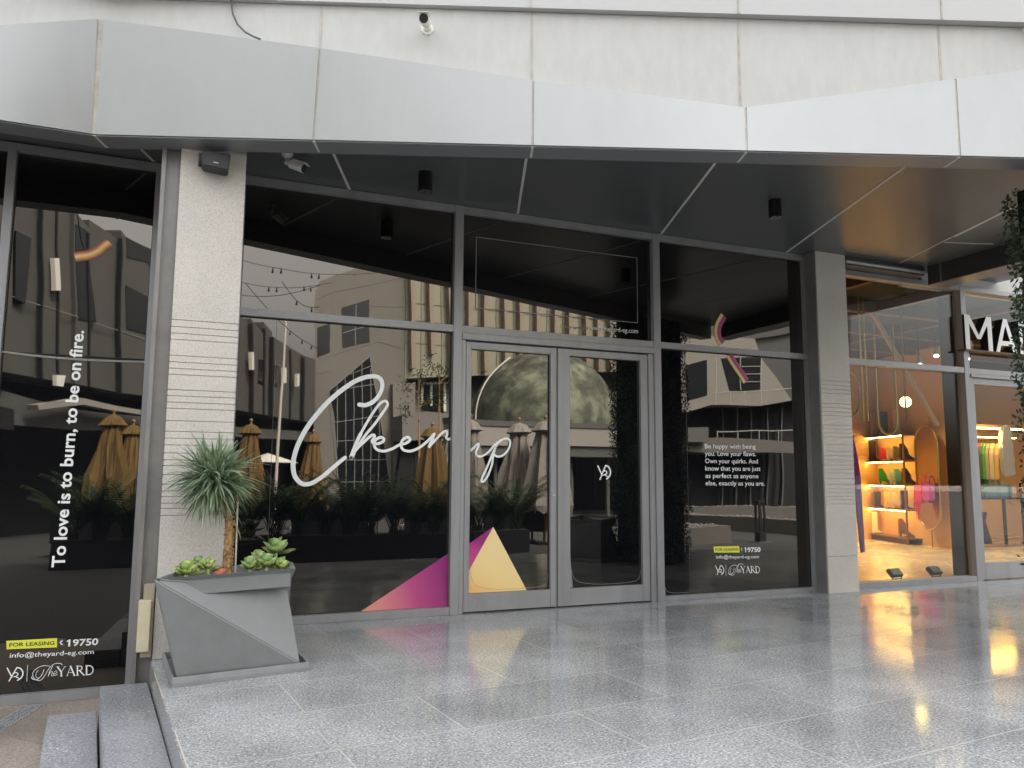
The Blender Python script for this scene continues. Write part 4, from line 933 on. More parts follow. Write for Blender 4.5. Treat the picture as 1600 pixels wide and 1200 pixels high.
# second planter, on the terrace in front of the hedge column
off2 = Vector((4.95, -2.25, 0))
def shift(o, lab, rz=0.):
    c = copy_tree(o); base = o.location.copy()
    c.matrix_world = Matrix.Translation(off2)@Matrix.Translation((.3, -1.2, 0))@Matrix.Rotation(rz, 4, 'Z')@Matrix.Translation((-.3, 1.2, 0))@Matrix.Translation(base)
    c['label'] = lab; return c
shift(PLT, 'second faceted grey planter, seen mirrored in the right door beside the hedge column', R(60)); shift(TR1, 'second dracaena tree, seen mirrored in the right door', R(60))
for o in [x for x in bpy.data.objects if x.name.startswith('succulent') and x.parent is None][:6]:
    shift(o, 'copy', R(60))['label'] = 'mirrored '+o['label'].split(' of the')[0].split(' at the')[0].split(' in the')[0]+', second planter'

# ---- hedge column at the canopy edge
HC = Vector((6.07, -3.02)); hr = R(-19.9)
t = thing('hedge_column', 'column clad in dark green artificial hedge at the right edge of the terrace', 'hedge column', (HC.x, HC.y, 0))
def hp(a, b): c, s = math.cos(hr), math.sin(hr); return (HC.x+a*c-b*s, HC.y+a*s+b*c)
HH = .385
m = MB(); m.prism([hp(-HH+.06, -HH+.06), hp(HH-.06, -HH+.06), hp(HH-.06, HH-.06), hp(-HH+.06, HH-.06)], 0, 3.39); m.build('column_core', mat('hedge_core', (.008, .012, .008), .9), t)
M_HEDGE = leaf_mat('hedge_leaf', (.018, .035, .020), (.07, .11, .06), .5, trans=.1)
m = MB(); rnd = random.Random(11)
for k in range(21000):
    sd = rnd.randrange(4); u = rnd.uniform(-HH, HH); z = rnd.uniform(.02, 3.38); dpt = rnd.uniform(-.05, .035)
    cl_ = .05*math.sin(z*9+u*7+sd)*math.sin(z*4.1-u*11)
    dpt += cl_
    a_, b2, na, nb_ = [(u, -HH-dpt, 0, -1), (HH+dpt, u, 1, 0), (u, HH+dpt, 0, 1), (-HH-dpt, u, -1, 0)][sd]
    x, y = hp(a_, b2); n0 = Vector((na*math.cos(hr)-nb_*math.sin(hr), na*math.sin(hr)+nb_*math.cos(hr), .3))
    n0 = (n0+Vector((rnd.gauss(0, .5), rnd.gauss(0, .5), rnd.gauss(0, .5)))).normalized(); tg = n0.orthogonal().normalized(); bt = n0.cross(tg)
    an = rnd.uniform(0, 6.283); e1 = tg*math.cos(an)+bt*math.sin(an); e2 = n0.cross(e1); L_ = rnd.uniform(.014, .024); c = Vector((x, y, z))
    m.quad(c-e1*L_, c-e2*L_*.5, c+e1*L_+n0*.004, c+e2*L_*.5)
m.recalc = False; m.build('foliage', M_HEDGE, t)

# ---- fittings
def downlight(px, py, lab):
    q = onZ(px, py, 3.6); t = thing('ceiling_downlight', lab, 'lamp', (q.x, q.y, 3.6), 'black downlights under the canopy'); x, y = q.x, q.y
    m = MB(); r_ = .058; m.tube([(x, y, 3.5995), (x, y, 3.44)], r_, 28); m.build('housing', M_BLACK, t, smooth=False)
    m = MB(); m.tube([(x, y, 3.4395), (x, y, 3.436)], .05, 24); m.build('reflector', mat('chrome', (.75, .75, .75), .18, 1., bump=.05, bscale=60), t)
    return t
downlight(665, 270, 'black cylinder downlight under the soffit between the left pillar and the doors'); downlight(1211, 313, 'black cylinder downlight under the soffit near the right pillar')
def camera_fix(base, axis, look, lab, s=1.):
    """bullet security camera: round base, ball joint, square-ish hooded body"""
    t = thing('security_camera', lab, 'security camera', base, 'white security cameras'); b = Vector(base); ax = Vector(axis).normalized(); lk = Vector(look).normalized()
    mw = mat('camera_white', (.72, .71, .66), .4)
    m = MB(); m.tube([b, b+ax*.012*s], [.045*s, .042*s], 20); m.tube([b+ax*.012*s, b+ax*.035*s], [.03*s, .022*s], 14); m.build('base_plate', mw, t)
    j = b+ax*.065*s; m = MB(); m.tube([b+ax*.03*s, j], .012*s, 10); m.ball(j, .022*s, 12, 8); m.build('ball_joint', mw, t, smooth=True)
    c = j+lk*.02*s+ax*.0; m = MB(); m.tube([c, c+lk*.015*s, c+lk*.125*s], [.022*s, .034*s, .036*s], 18); m.build('camera_body', mw, t)
    m = MB(); m.tube([c+lk*.1255*s, c+lk*.130*s], .031*s, 18); m.build('lens_face', M_BLACK, t)
    m = MB(); up_ = Vector((0, 0, 1)); sd_ = lk.cross(up_).normalized()*.036*s; u2 = sd_.cross(lk).normalized()
    m.slab([c+lk*.03*s-sd_+u2*.030*s, c+lk*.15*s-sd_+u2*.034*s, c+lk*.15*s+sd_+u2*.034*s, c+lk*.03*s+sd_+u2*.030*s], u2*.005*s); m.build('sun_hood', mw, t)
q = Vector(cp(.735, WOFF, 4.33)); q = onV(668, 46, tuple(A), tuple(A+D), WOFF)
camera_fix(q, (NN.x, NN.y, 0), (-.35, -.75, -.25), 'white security camera on the concrete wall above the fascia')
q = onZ(449, 241, 3.598); camera_fix(q, (0, 0, -1), (.75, -.45, -.35), 'white security camera under the soffit beside the left pillar')
q = onV(1606, 46, tuple(A), tuple(A+D), WOFF); camera_fix(q, (NN.x, NN.y, 0), (-.6, -.7, -.25), 'white security camera on the concrete wall at the right edge')
# loudspeaker
t = thing('loudspeaker', 'small black wedge loudspeaker at the top of the left pillar', 'loudspeaker', (.08, -.96, 3.32))
P_ = [onY(a_, b2, -1.075) for a_, b2 in ((314, 234), (361, 240), (357, 267), (316, 258))]
m = MB(); m.slab(P_, (0, .12, 0)); m.build('speaker_body', mat('speaker_black', (.035, .035, .037), .6, bump=.02, bscale=300), t, bevel=.008)
m = MB(); c = onY(337.5, 254, -1.079); m.slab([c+Vector((-.016, 0, -.002)), c+Vector((.016, 0, -.004)), c+Vector((.016, 0, .002)), c+Vector((-.016, 0, .004))], (0, .004, 0)); m.build('name_badge', mat('badge', (.5, .5, .5), .4), t)
m = MB(); m.box(P_[0].x-.012, P_[0].x+.02, -1.03, -.93, 3.28, 3.34); m.box(P_[1].x-.05, P_[1].x-.02, -1.0, -.925, 3.30, 3.36); m.build('bracket', M_BLACK, t)
# yellowed junction box on the cladding
t = thing('junction_box', 'yellowed wall box on the metal cladding left of the planter', 'box', (-.2, -.9, .2))
m = MB(); m.box(-.238, -.165, -.975, -.9015, .06, .375); m.build('box_cover', M_CREAM, t, bevel=.004)
m = MB(); m.box(-.215, -.150, -.9425, -.8605, .02, .47); m.build('back_plate', mat('back_plate', (.36, .30, .22), .5), t, bevel=.003)
# loose cable on the upper wall
m = MB(); m.tube([onV(a_, b2, tuple(A), tuple(A+D), o_) for a_, b2, o_ in ((358, -22, -.16), (361, 0, -.15), (364, 22, -.145), (371, 38, -.14), (383, 50, -.12), (396, 57, -.06), (406, 61, .05))], .007, 7)
tag(m.build('loose_cable', mat('cable_grey', (.10, .10, .11), .6), None, smooth=True), 'thin grey cable hanging down the concrete wall above the fascia', 'cable')

# ================================================================== the other side of the courtyard (seen mirrored in the black glass)
def mir(v): return Vector((v[0], -v[1], v[2]))
def far(px, py, A_, B_, off=0.): return mir(onV(px, py, A_, B_, off))          # A_, B_ plan points measured in the mirror image
def farZ(px, py, z): return mir(onZ(px, py, z))
def plan_at(px, yv):
    q = onY(px, 750, yv); return (q.x, yv)
def poly(m, L, A_, B_, off=0., th=.25):
    """wall piece outlined in the plane, with real thickness away from the courtyard"""
    P = [far(a_, b2, A_, B_, off) for a_, b2 in L]
    d = Vector((B_[0]-A_[0], -(B_[1]-A_[1]), 0)).normalized(); n = Vector((-d.y, d.x, 0))       # mirrored outward normal
    if n.dot(Vector((0, 1, 0))) < 0: n = -n
    m.slab(P, -n*th); return m
def M2(a, b): return (a[0], -a[1])
M_DARKP = mat('dark_grey_cladding', (.075, .073, .069), .6, var=.06, vscale=1.2)
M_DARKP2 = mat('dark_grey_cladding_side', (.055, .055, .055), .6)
M_STONE = mat('tan_stone_cladding', (.165, .156, .14), .8, var=.08, vscale=1.5)
M_JOINT = mat('stone_joint', (.17, .16, .14), .9)
M_DGL = mat('dark_glazing', (.012, .014, .017), .08, ior=1.7)
M_PGL = mat('pale_glazing', (.26, .25, .19), .3)
M_FINW = mat('white_light_fin', (.62, .6, .56), .5)
M_BANDL = mat('pale_band', (.26, .25, .23), .7, var=.05)
M_BANDD = mat('dark_band', (.085, .085, .083), .6)
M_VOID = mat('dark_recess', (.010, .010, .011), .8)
M_FINB = mat('tan_fin', (.24, .195, .16), .6)
M_WFRAME = mat('white_frame', (.70, .69, .66), .5)
# --- dark panelled building running away on the left
A1, B1 = (-6.5, 8.5), (4.9, 26.6)
DB = thing('panelled_building', 'dark grey building with saw-tooth panels and narrow windows, mirrored in the left windows', 'building', (-1, -18, ZG))
m = MB(); PN = [(-40, 20, 150, 170), (20, 64, 175, 232), (64, 92, 235, 262), (92, 117, 275, 322), (117, 140, 330, 358), (140, 189, 345, 378), (189, 243, 360, 432), (243, 300, 400, 448), (300, 372, 438, 492), (372, 393, 492, 505), (393, 412, 498, 522), (412, 425, 503, 518), (425, 452, 525, 540), (452, 473, 541, 553), (473, 493, 553, 560)]
for i, (a_, b2, t0, t1) in enumerate(PN):
    poly(m, [(a_, 600-(a_)*-.08 if False else (590+ (a_-60)*.165)), (b2, 590+(b2-60)*.165), (b2, t1), (a_, t0)], A1, B1, .0 if i % 2 else .12, 1.2)
m.build('cladding_panels', M_DARKP, DB)
m = MB()
for L in ([(25, 360), (50, 372), (40, 475), (24, 465)], [(120, 352), (137, 362), (150, 505), (122, 500)], [(197, 370), (243, 392), (243, 412), (197, 402)], [(197, 445), (243, 470), (243, 528), (199, 515)], [(404, 560), (414, 562), (412, 602), (403, 598)], [(428, 570), (436, 572), (434, 605), (427, 602)]):
    poly(m, L, A1, B1, .14, .1)
m.build('window_strip', M_DGL, DB)
m = MB()
for (a_, y0, y1, w_) in ((86, 403, 455, 8), (393, 549, 577, 3.6), (443.5, 574, 599, 3.6), (464, 584, 605, 3.2)): poly(m, [(a_, y0), (a_+w_, y0), (a_+w_, y1), (a_, y1)], A1, B1, .30, .12)
m.build('light_fin', mat('fin_pale', (.62, .60, .56), .5), DB)
m = MB()
for (a_, t0) in ((66, 250), (90, 300), (139, 365), (188, 372), (394, 505), (413, 512), (426, 525), (453, 545), (474, 556)): poly(m, [(a_, t0), (a_+2.2, t0), (a_+2.2, 590+(a_-60)*.165), (a_, 590+(a_-60)*.165)], A1, B1, .17, .1)
m.build('panel_groove', M_VOID, DB)
m = MB()
for t in (0.,):
    poly(m, [(20, 462), (240, 535), (240, 536), (20, 463.2)], A1, B1, .135, .02)
m.build('joint_line', mat('joint_pale', (.2, .2, .19), .8), DB)
m = MB(); A1b, B1b = (-8.0, 10.2), (3.4, 28.3)
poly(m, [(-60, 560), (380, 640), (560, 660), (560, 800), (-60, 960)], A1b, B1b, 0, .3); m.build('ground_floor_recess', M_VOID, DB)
m = MB()
poly(m, [(-40, 600), (120, 640), (250, 655), (380, 668), (490, 676), (490, 690), (380, 684), (250, 675), (140, 672), (-40, 660)], A1, B1, -.2, .4); m.build('canopy_band', M_BANDD, DB)
m = MB()
poly(m, [(60, 632), (130, 622), (240, 645), (240, 652), (130, 632), (62, 640)], A1, B1, .3, .3); m.build('pale_soffit_edge', M_BANDL, DB)
m = MB(); poly(m, [(88, 585), (102, 586), (98, 604), (88, 602)], A1, B1, .5, .1); m.build('wall_panel', M_WFRAME, DB)
m = MB(); poly(m, [(-20, 630), (22, 640), (22, 672), (-20, 668)], A1, B1, .2, .1); m.build('sign_board', M_VOID, DB)

# --- tan stone corner block
A2_, B2_ = (4.9, 26.6), (8.55, 26.0)
SB = thing('stone_building', 'tan stone corner building with rounded roofline and slanting glazing, mirrored behind the word Cheer', 'building', (6.7, -26, ZG))
m = MB(); poly(m, [(491, 800), (491, 478), (493, 455), (499, 440), (520, 432), (560, 418), (600, 396), (636, 372), (636, 800)], A2_, B2_, 0, 6); m.build('stone_wall', M_STONE, SB)
m = MB()
def pline(m, a_, b2, w_=.9, off=.012, P=(A2_, B2_)):
    d = Vector((b2[0]-a_[0], b2[1]-a_[1])).normalized(); n = Vector((-d.y, d.x))*w_/2
    poly(m, [(a_[0]-n.x, a_[1]-n.y), (b2[0]-n.x, b2[1]-n.y), (b2[0]+n.x, b2[1]+n.y), (a_[0]+n.x, a_[1]+n.y)], P[0], P[1], off, .02)
for L in (((495, 468), (520, 458), (575, 446), (632, 432)), ((492, 500), (530, 493), (580, 480), (634, 480)), ((500, 560), (550, 545), (590, 532), (636, 545)), ((493, 585), (515, 580)), ((613, 600), (636, 600)), ((616, 650), (636, 648)), ((618, 700), (636, 700))):
    for k in range(len(L)-1): pline(m, L[k], L[k+1], .8)
for (a_, y0, y1) in ((521, 459, 498), (555, 425, 462), (583, 448, 480), (600, 398, 440), (613, 480, 545), (590, 480, 532), (505, 465, 498), (622, 600, 650), (540, 493, 470), (628, 650, 700)): pline(m, (a_, y0), (a_, y1), .7)
m.build('panel_joint', M_JOINT, SB)
m = MB()
for L in ([(535, 481), (577, 469), (577, 533), (537, 543)], [(495, 512), (516, 505), (516, 549), (496, 556)], [(577, 555), (515, 613), (523, 650), (532, 790), (616, 790)]): poly(m, L, A2_, B2_, .02, .1)
m.build('window', M_DGL, SB)
m = MB(); ms = mat('mullion_grey', (.26, .26, .25), .5)
for a_, b2 in (((527, 603), (527, 700)), ((540, 591), (540, 790)), ((553, 578), (553, 790)), ((566, 567), (566, 790)), ((579, 575), (579, 790)), ((592, 625), (592, 790)), ((548, 584), (580, 570)), ((522, 612), (584, 600)), ((520, 660), (596, 650)), ((525, 690), (602, 686)), ((530, 720), (606, 719)), ((532, 752), (610, 752)),
              ((577, 555), (616, 790)), ((515, 613), (532, 790)), ((515, 613), (577, 555)), ((537, 520), (577, 508)), ((557, 477), (557, 538))): pline(m, a_, b2, .9, .035)
m.build('mullion', ms, SB)

# --- glazed upper block with tan fins
A3, B3 = (8.55, 26.0), (19.2, 27.4)
GB = thing('glazed_building', 'pale glazed block with tall tan fins above a terrace, mirrored above the doors', 'building', (14, -27, ZG))
m = MB(); poly(m, [(633, 592), (633, 330), (1010, 330), (1010, 578), (735, 588)], A3, B3, 0, 5); m.build('pale_glazing', M_PGL, GB)
m = MB()
for k, px in enumerate((644, 674, 705, 733, 758, 788, 812, 840, 868, 890, 915, 935, 955)):
    yb = 575 if k == 0 else (552 if k == 1 else 580); w_ = 7 if k < 4 else 5.5; lean = 6 if k < 3 else 2
    poly(m, [(px, yb), (px+w_, yb), (px+w_-lean, 330), (px-lean, 330)], A3, B3, .35, .34)
m.build('tan_fin', M_FINB, GB)
m = MB()
for y in (485, 512, 545): pline(m, (633, y-12), (960, y+18), 1.1, .02, (A3, B3))
for px in (658, 690, 722, 748, 775, 801, 828, 855, 880, 904, 927): pline(m, (px, 330), (px, 584), .9, .02, (A3, B3))
m.build('glazing_bar', mat('bar_brown', (.12, .10, .08), .5), GB)
m = MB(); poly(m, [(636, 592), (1010, 579), (1010, 770), (613, 790)], A3, B3, -.9, .3); m.build('recessed_wall', mat('recess_grey', (.13, .125, .115), .8, var=.1), GB)
m = MB(); poly(m, [(613, 600), (650, 598), (650, 790), (616, 790)], A3, B3, .1, 1.2); m.build('stone_pier', M_STONE, GB)
m = MB()
for (x0, x1, y0, y1) in ((659, 662, 600, 631), (673, 676, 600, 636), (693, 697, 600, 644)): poly(m, [(x0, y0), (x1, y0), (x1, y1), (x0, y1)], A3, B3, -.7, .1)
poly(m, [(657, 598), (701, 598), (700, 601), (658, 602)], A3, B3, -.68, .1); m.build('white_door_frame', M_WFRAME, GB)
m = MB(); poly(m, [(661, 602), (694, 602), (694, 645), (661, 640)], A3, B3, -.8, .05); m.build('door_glass', M_DGL, GB)
m = MB(); poly(m, [(629, 650), (668, 644), (705, 648), (705, 690), (668, 686), (629, 690)], A3, B3, 1.2, 1.9); m.build('terrace_parapet', mat('parapet_grey', (.16, .155, .145), .8), GB)
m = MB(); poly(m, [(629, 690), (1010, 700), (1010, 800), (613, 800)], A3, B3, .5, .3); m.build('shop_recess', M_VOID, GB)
m = MB()
for px in (650, 700, 760, 806, 852, 900, 930): pline(m, (px, 702), (px, 790), 1.2, .56, (A3, B3))
pline(m, (735, 728), (960, 734), 1.2, .56, (A3, B3)); m.build('shopfront_mullion', mat('mull_dk', (.05, .05, .05), .6), GB)
# curved canopy with a parapet, the moon stands behind it
CBd = thing('curved_canopy', 'curved pale canopy band with dark edge above the far shops, below the moon', 'canopy', (13, -22, 2))
def arc_band(m, pts, zb, zt, th):
    """pts: plan points (mirrored x, real y)"""
    for k in range(len(pts)-1):
        a_, b2 = pts[k], pts[k+1]; d = (Vector(b2)-Vector(a_)).normalized(); n = Vector((d.y, -d.x))*th
        m.prism([a_, b2, (b2[0]+n.x, b2[1]+n.y), (a_[0]+n.x, a_[1]+n.y)], zb, zt)
cpts = []
for k in range(17):
    px = 700+k*20; yv = 20.5+1.1*math.cos((px-850)/200*1.5); q = plan_at(px, yv); cpts.append((q[0], -q[1]))
m = MB(); arc_band(m, cpts, 2.35, 3.10, .4); m.build('canopy_fascia', M_BANDL, CBd)
m = MB(); arc_band(m, [(x, y+.05) for x, y in cpts], 3.10, 3.30, .5); m.build('dark_coping', M_BANDD, CBd)
m = MB(); arc_band(m, [(x, y-.1) for x, y in cpts], 1.95, 2.35, 1.2); m.build('dark_soffit', M_BANDD, CBd)
m = MB()
for x, y in cpts[1:-1:3]: m.tube([(x+.1, y-.7, ZG), (x+.1, y-.7, 1.95)], .09, 8)
m.build('column', M_BANDD, CBd)
# the moon
mc = mir(onV(850, 662, (11.9, 24.3), (14.5, 24.8))); 
rad = (mc-mir(onV(948, 662, (11.9, 24.3), (14.5, 24.8)))).length*.90
MO = thing('moon_sculpture', 'large grey green moon globe with craters standing behind the curved canopy', 'sculpture', mc)
mm = bpy.data.materials.new('moon'); mm.use_nodes = True; N = mm.node_tree.nodes; L_ = mm.node_tree.links; b = N['Principled BSDF']; b.inputs['Roughness'].default_value = .8
tc = N.new('ShaderNodeTexCoord'); n1 = N.new('ShaderNodeTexNoise'); n1.inputs['Scale'].default_value = 1.1; n1.inputs['Detail'].default_value = 9; n1.inputs['Roughness'].default_value = .68; n1.inputs['Distortion'].default_value = .15
v1 = N.new('ShaderNodeTexVoronoi'); v1.inputs['Scale'].default_value = 2.6; v1.feature = 'SMOOTH_F1'
L_.new(tc.outputs['Object'], n1.inputs['Vector']); L_.new(tc.outputs['Object'], v1.inputs['Vector'])
r1 = ramp(N, [(.38, (.035, .04, .03)), (.5, (.085, .092, .068)), (.62, (.20, .215, .155))]); L_.new(n1.outputs[0], r1.inputs[0])
r2 = ramp(N, [(.0, (1.3, 1.3, 1.3)), (.15, (.8, .8, .8)), (.4, (1, 1, 1))]); L_.new(v1.outputs['Distance'], r2.inputs[0])
mu = N.new('ShaderNodeVectorMath'); mu.operation = 'MULTIPLY'; L_.new(r1.outputs[0], mu.inputs[0]); L_.new(r2.outputs[0], mu.inputs[1]); L_.new(mu.outputs[0], b.inputs['Base Color'])
m = MB(); m.ball(mc, rad, 64, 48, zmin=-.12); m.build('moon_globe', mm, MO, smooth=True)
m = MB(); m.tube([mc+Vector((-math.cos(t*.1)*rad*1.03, .35, math.sin(t*.1)*rad*1.03)) for t in range(-1, 11)], .03, 6); m.build('white_rib', M_WFRAME, MO)
m = MB(); m.tube([(mc.x, mc.y, ZG), (mc.x, mc.y, mc.z-rad*.12)], [1.2, 1.2], 16); m.build('plinth', M_BANDD, MO)

# --- right-hand building beyond the hedge
A4, B4 = plan_at(1040, 20.5), plan_at(1262, 20.0)
RB = thing('angular_building', 'grey building with trapezoid window bays above dark shops, mirrored in the right window', 'building', ((A4[0]+B4[0])/2, -20, ZG))
m = MB(); M_RBW = mat('grey_render', (.20, .19, .17), .75, var=.07, vscale=1.3)
poly(m, [(1030, 648), (1075, 643), (1110, 633), (1190, 633), (1237, 626), (1190, 560), (1180, 530), (1110, 525), (1030, 540)], A4, B4, .0, 3); m.build('upper_wall', M_RBW, RB)
m = MB(); poly(m, [(1071, 571), (1104, 562), (1104, 618), (1074, 625)], A4, B4, .02, .1); poly(m, [(1126, 560), (1189, 557), (1189, 608), (1141, 612)], A4, B4, .02, .1); m.build('window', M_DGL, RB)
m = MB()
for y in (572, 584, 596): poly(m, [(1158, y), (1189, y-.5), (1189, y+.9), (1158, y+1.4)], A4, B4, .06, .06)
poly(m, [(1157, 558), (1158.5, 558), (1158.5, 610), (1157, 610)], A4, B4, .06, .06); m.build('glazing_bar', mat('bar_grey', (.2, .2, .19), .6), RB)
m = MB()
for a_, b2 in (((1118, 560), (1118, 633)), ((1142, 612), (1142, 633)), ((1163, 612), (1163, 633)), ((1190, 560), (1190, 633)), ((1111, 615), (1237, 607))): pline(m, a_, b2, .8, .015, (A4, B4))
m.build('panel_joint', mat('joint_light', (.42, .40, .36), .8), RB)
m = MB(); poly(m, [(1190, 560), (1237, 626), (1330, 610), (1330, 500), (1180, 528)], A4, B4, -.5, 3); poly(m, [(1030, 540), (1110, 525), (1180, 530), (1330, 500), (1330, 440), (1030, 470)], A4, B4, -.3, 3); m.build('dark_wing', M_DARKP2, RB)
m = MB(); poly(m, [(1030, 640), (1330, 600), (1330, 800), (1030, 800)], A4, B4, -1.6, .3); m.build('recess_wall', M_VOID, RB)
m = MB(); poly(m, [(1060, 688), (1120, 683), (1250, 690), (1250, 707), (1120, 708), (1060, 703)], A4, B4, .3, 1.5); m.build('balcony_band', mat('balcony_grey', (.10, .095, .088), .7), RB)
m = MB(); poly(m, [(1120, 674), (1250, 671), (1250, 672.4), (1120, 675.4)], A4, B4, .25, .05)
for px in (1120, 1152, 1185, 1218): poly(m, [(px, 673), (px+1, 673), (px+1, 690), (px, 690)], A4, B4, .25, .05)
m.build('balcony_rail', mat('rail', (.3, .3, .29), .4), RB)
m = MB()
for px in (1128, 1150, 1172, 1200, 1222): poly(m, [(px, 636), (px+2, 636), (px+2, 790), (px, 790)], A4, B4, -1.2, .2)
m.build('shop_pier', M_BANDD, RB)
m = MB(); poly(m, [(1076, 668), (1108, 668), (1108, 690), (1076, 690)], A4, B4, .6, .2); m.build('balcony_box', M_BANDD, RB)
# neighbouring wall behind the moon's right side and pale distant wall
m = MB()

# --- umbrellas
def umbrella(px, py, z, wd, col, lab, cat_grp, low=.9):
    q = farZ(px, py, z); t = thing('closed_parasol', lab, 'parasol', (q.x, q.y, ZG), cat_grp)
    m = MB(); m.tube([(q.x, q.y, ZG), (q.x, q.y, z+.06)], .03, 8); m.ball((q.x, q.y, z+.08), .05, 8, 6); m.build('pole', mat('parasol_pole', (.25, .16, .08), .5), t)
    m = MB(); m.box(q.x-.3, q.x+.3, q.y-.3, q.y+.3, ZG, ZG+.06); m.build('base', M_BLACK, t)
    prof = [(0, .0), (.16, -.06), (.28, -.25), (.19, -.30), (.24, -.7), (.34, -1.3), (.44, -2.0), (.40, -2.15)]
    m = MB(); S_ = 32
    for r_, dz in prof:
        for k in range(S_):
            a_ = 6.283*k/S_; f = 1+(.22*math.cos(8*a_) if r_ > .2 else 0.05*math.cos(8*a_))*(1 if dz < -.28 else .3); f *= 1+.16*math.sin(3.1*k+px)*(r_ > .2)*math.sin(dz*5+px); m.v.append((q.x+r_*wd*f*math.cos(a_)+.03*dz*math.sin(px), q.y+r_*wd*f*math.sin(a_), z+dz+(.06*math.sin(px*k) if dz < -2 else 0)))
    for j in range(len(prof)-1):
        for k in range(S_): m.f.append((j*S_+k, (j+1)*S_+k, (j+1)*S_+(k+1) % S_, j*S_+(k+1) % S_))
    m.build('canopy_cloth', mat(cat_grp[:8], col, .85, var=.2, vscale=5), t, smooth=False)
YC_ = (.13, .08, .025); GC_ = (.24, .22, .20); RC_ = (.55, .02, .09)
umbrella(178, 647, 2.45, .95, YC_, 'mustard yellow parasol, larger of the two mirrored in the street-level window', 'yellow closed parasols')
umbrella(210, 664, 2.40, .85, YC_, 'mustard yellow parasol mirrored beside the left pillar', 'yellow closed parasols')
umbrella(392, 662, 2.45, 1., YC_, 'mustard yellow parasol mirrored behind the dracaena leaves', 'yellow closed parasols')
umbrella(491, 678, 2.35, .9, YC_, 'mustard yellow parasol mirrored inside the big letter C', 'yellow closed parasols')
umbrella(676, 667, 2.45, 1.1, YC_, 'mustard yellow parasol mirrored at the right end of the word Cheer', 'yellow closed parasols')
umbrella(147, 681, 2.3, .55, RC_, 'closed red parasol mirrored in the street-level window', 'closed parasols of other colours')
umbrella(703, 668, 2.5, 1., GC_, 'closed grey parasol mirrored at the middle mullion', 'grey closed parasols')
umbrella(736, 655, 2.55, 1., GC_, 'closed grey parasol mirrored at the edge of the left door', 'grey closed parasols')
umbrella(812, 660, 2.5, 1.15, GC_, 'closed grey parasol mirrored right of the word up', 'grey closed parasols')
umbrella(852, 657, 2.5, 1.25, GC_, 'closed grey parasol mirrored at the right edge of the left door', 'grey closed parasols')

# --- long black planters with areca palms
def long_planter(x0, x1, y0, lab):
    t = thing('long_planter', lab, 'planter', ((x0+x1)/2, -y0-.25, ZG), 'long black planters')
    m = MB(); m.box(x0, x1, -y0-.5, -y0, ZG, ZG+.47); m.build('trough', mat('black_planter', (.014, .015, .018), .45), t, bevel=.01)
    m = MB(); m.box(x0+.04, x1-.04, -y0-.46, -y0-.04, ZG+.472, ZG+.478); m.build('soil', M_SOIL, t)
long_planter(-2.0, -.62, 8.4, 'long black planter mirrored low in the street-level window'); long_planter(.9, 4.8, 8.35, 'longest black planter, mirrored under the word Cheer'); long_planter(5.45, 6.72, 8.7, 'short black planter mirrored in the left door')
M_PALM = leaf_mat('areca_leaf', (.016, .038, .014), (.07, .11, .04), .45)
def palm(seed, h):
    rnd = random.Random(seed); m = MB(); st_ = MB()
    for k in range(30):
        an = rnd.uniform(0, 6.283); L = h*rnd.uniform(.65, 1.15); p = Vector((rnd.uniform(-.12, .12), rnd.uniform(-.1, .1), 0)); v = Vector((math.cos(an)*.30, math.sin(an)*.30, 1)).normalized()
        pts = [p.copy()]; n = 14
        for j in range(n):
            p = p+v*(L/n); v = (v+Vector((math.cos(an)*.04, math.sin(an)*.04, -.10*(j/n)**1.0-.02))).normalized(); pts.append(p.copy())
            if j > 3:
                for s in (-1, 1):
                    side = v.cross(Vector((math.cos(an+1.57), math.sin(an+1.57), .1))).normalized()
                    side = Vector((-math.sin(an), math.cos(an), 0))*s
                    dd = (v*.75+side*.8+Vector((0, 0, -.12))).normalized(); l2 = .24*(1-.55*(j/n)); w_ = v.cross(dd).normalized().cross(dd)*.011
                    for e in (0, .5):
                        b_ = pts[-2].lerp(p, e); m.quad(b_-w_, b_+w_, b_+dd*l2+Vector((0, 0, -.05)))
        st_.tube(pts, [.008]*4+[.005]*(len(pts)-4), 4, cap=False)
    m.v += []; k0 = len(m.v); m.v += st_.v; m.f += [tuple(q+k0 for q in f) for f in st_.f]; m.recalc = False
    return m
PM = [palm(s, 1.35).build('areca_palm', M_PALM) for s in (1, 2, 3)]
spots = [(-1.75, 8.6), (-1.3, 8.62), (-.85, 8.6), (1.1, 8.6), (1.55, 8.55), (2.0, 8.62), (2.45, 8.6), (2.9, 8.55), (3.35, 8.6), (3.8, 8.6), (4.2, 8.58), (4.6, 8.6), (5.65, 8.95), (6.1, 8.95), (6.5, 8.95)]
where = ['leftmost in the planter under the upright sentence', 'middle one in the planter under the upright sentence', 'right one in the planter under the upright sentence'] + ['%s from the left in the longest planter' % w_ for w_ in ('first', 'second', 'third', 'fourth', 'fifth', 'sixth', 'seventh', 'eighth', 'ninth')]+['left one in the short planter', 'middle one in the short planter', 'right one in the short planter']
for i, (x, y) in enumerate(spots):
    o = PM[i] if i < 3 else PM[i % 3].copy()
    if i >= 3: COL.objects.link(o)
    o.location = (x, -y, ZG+.46); o.rotation_euler = (0, 0, i*1.9); s_ = .85+.3*((i*37) % 10)/10; o.scale = (s_, s_, s_)
    tag(o, 'feathery green areca palm, '+where[i], 'palm', 'areca palms in the long planters')

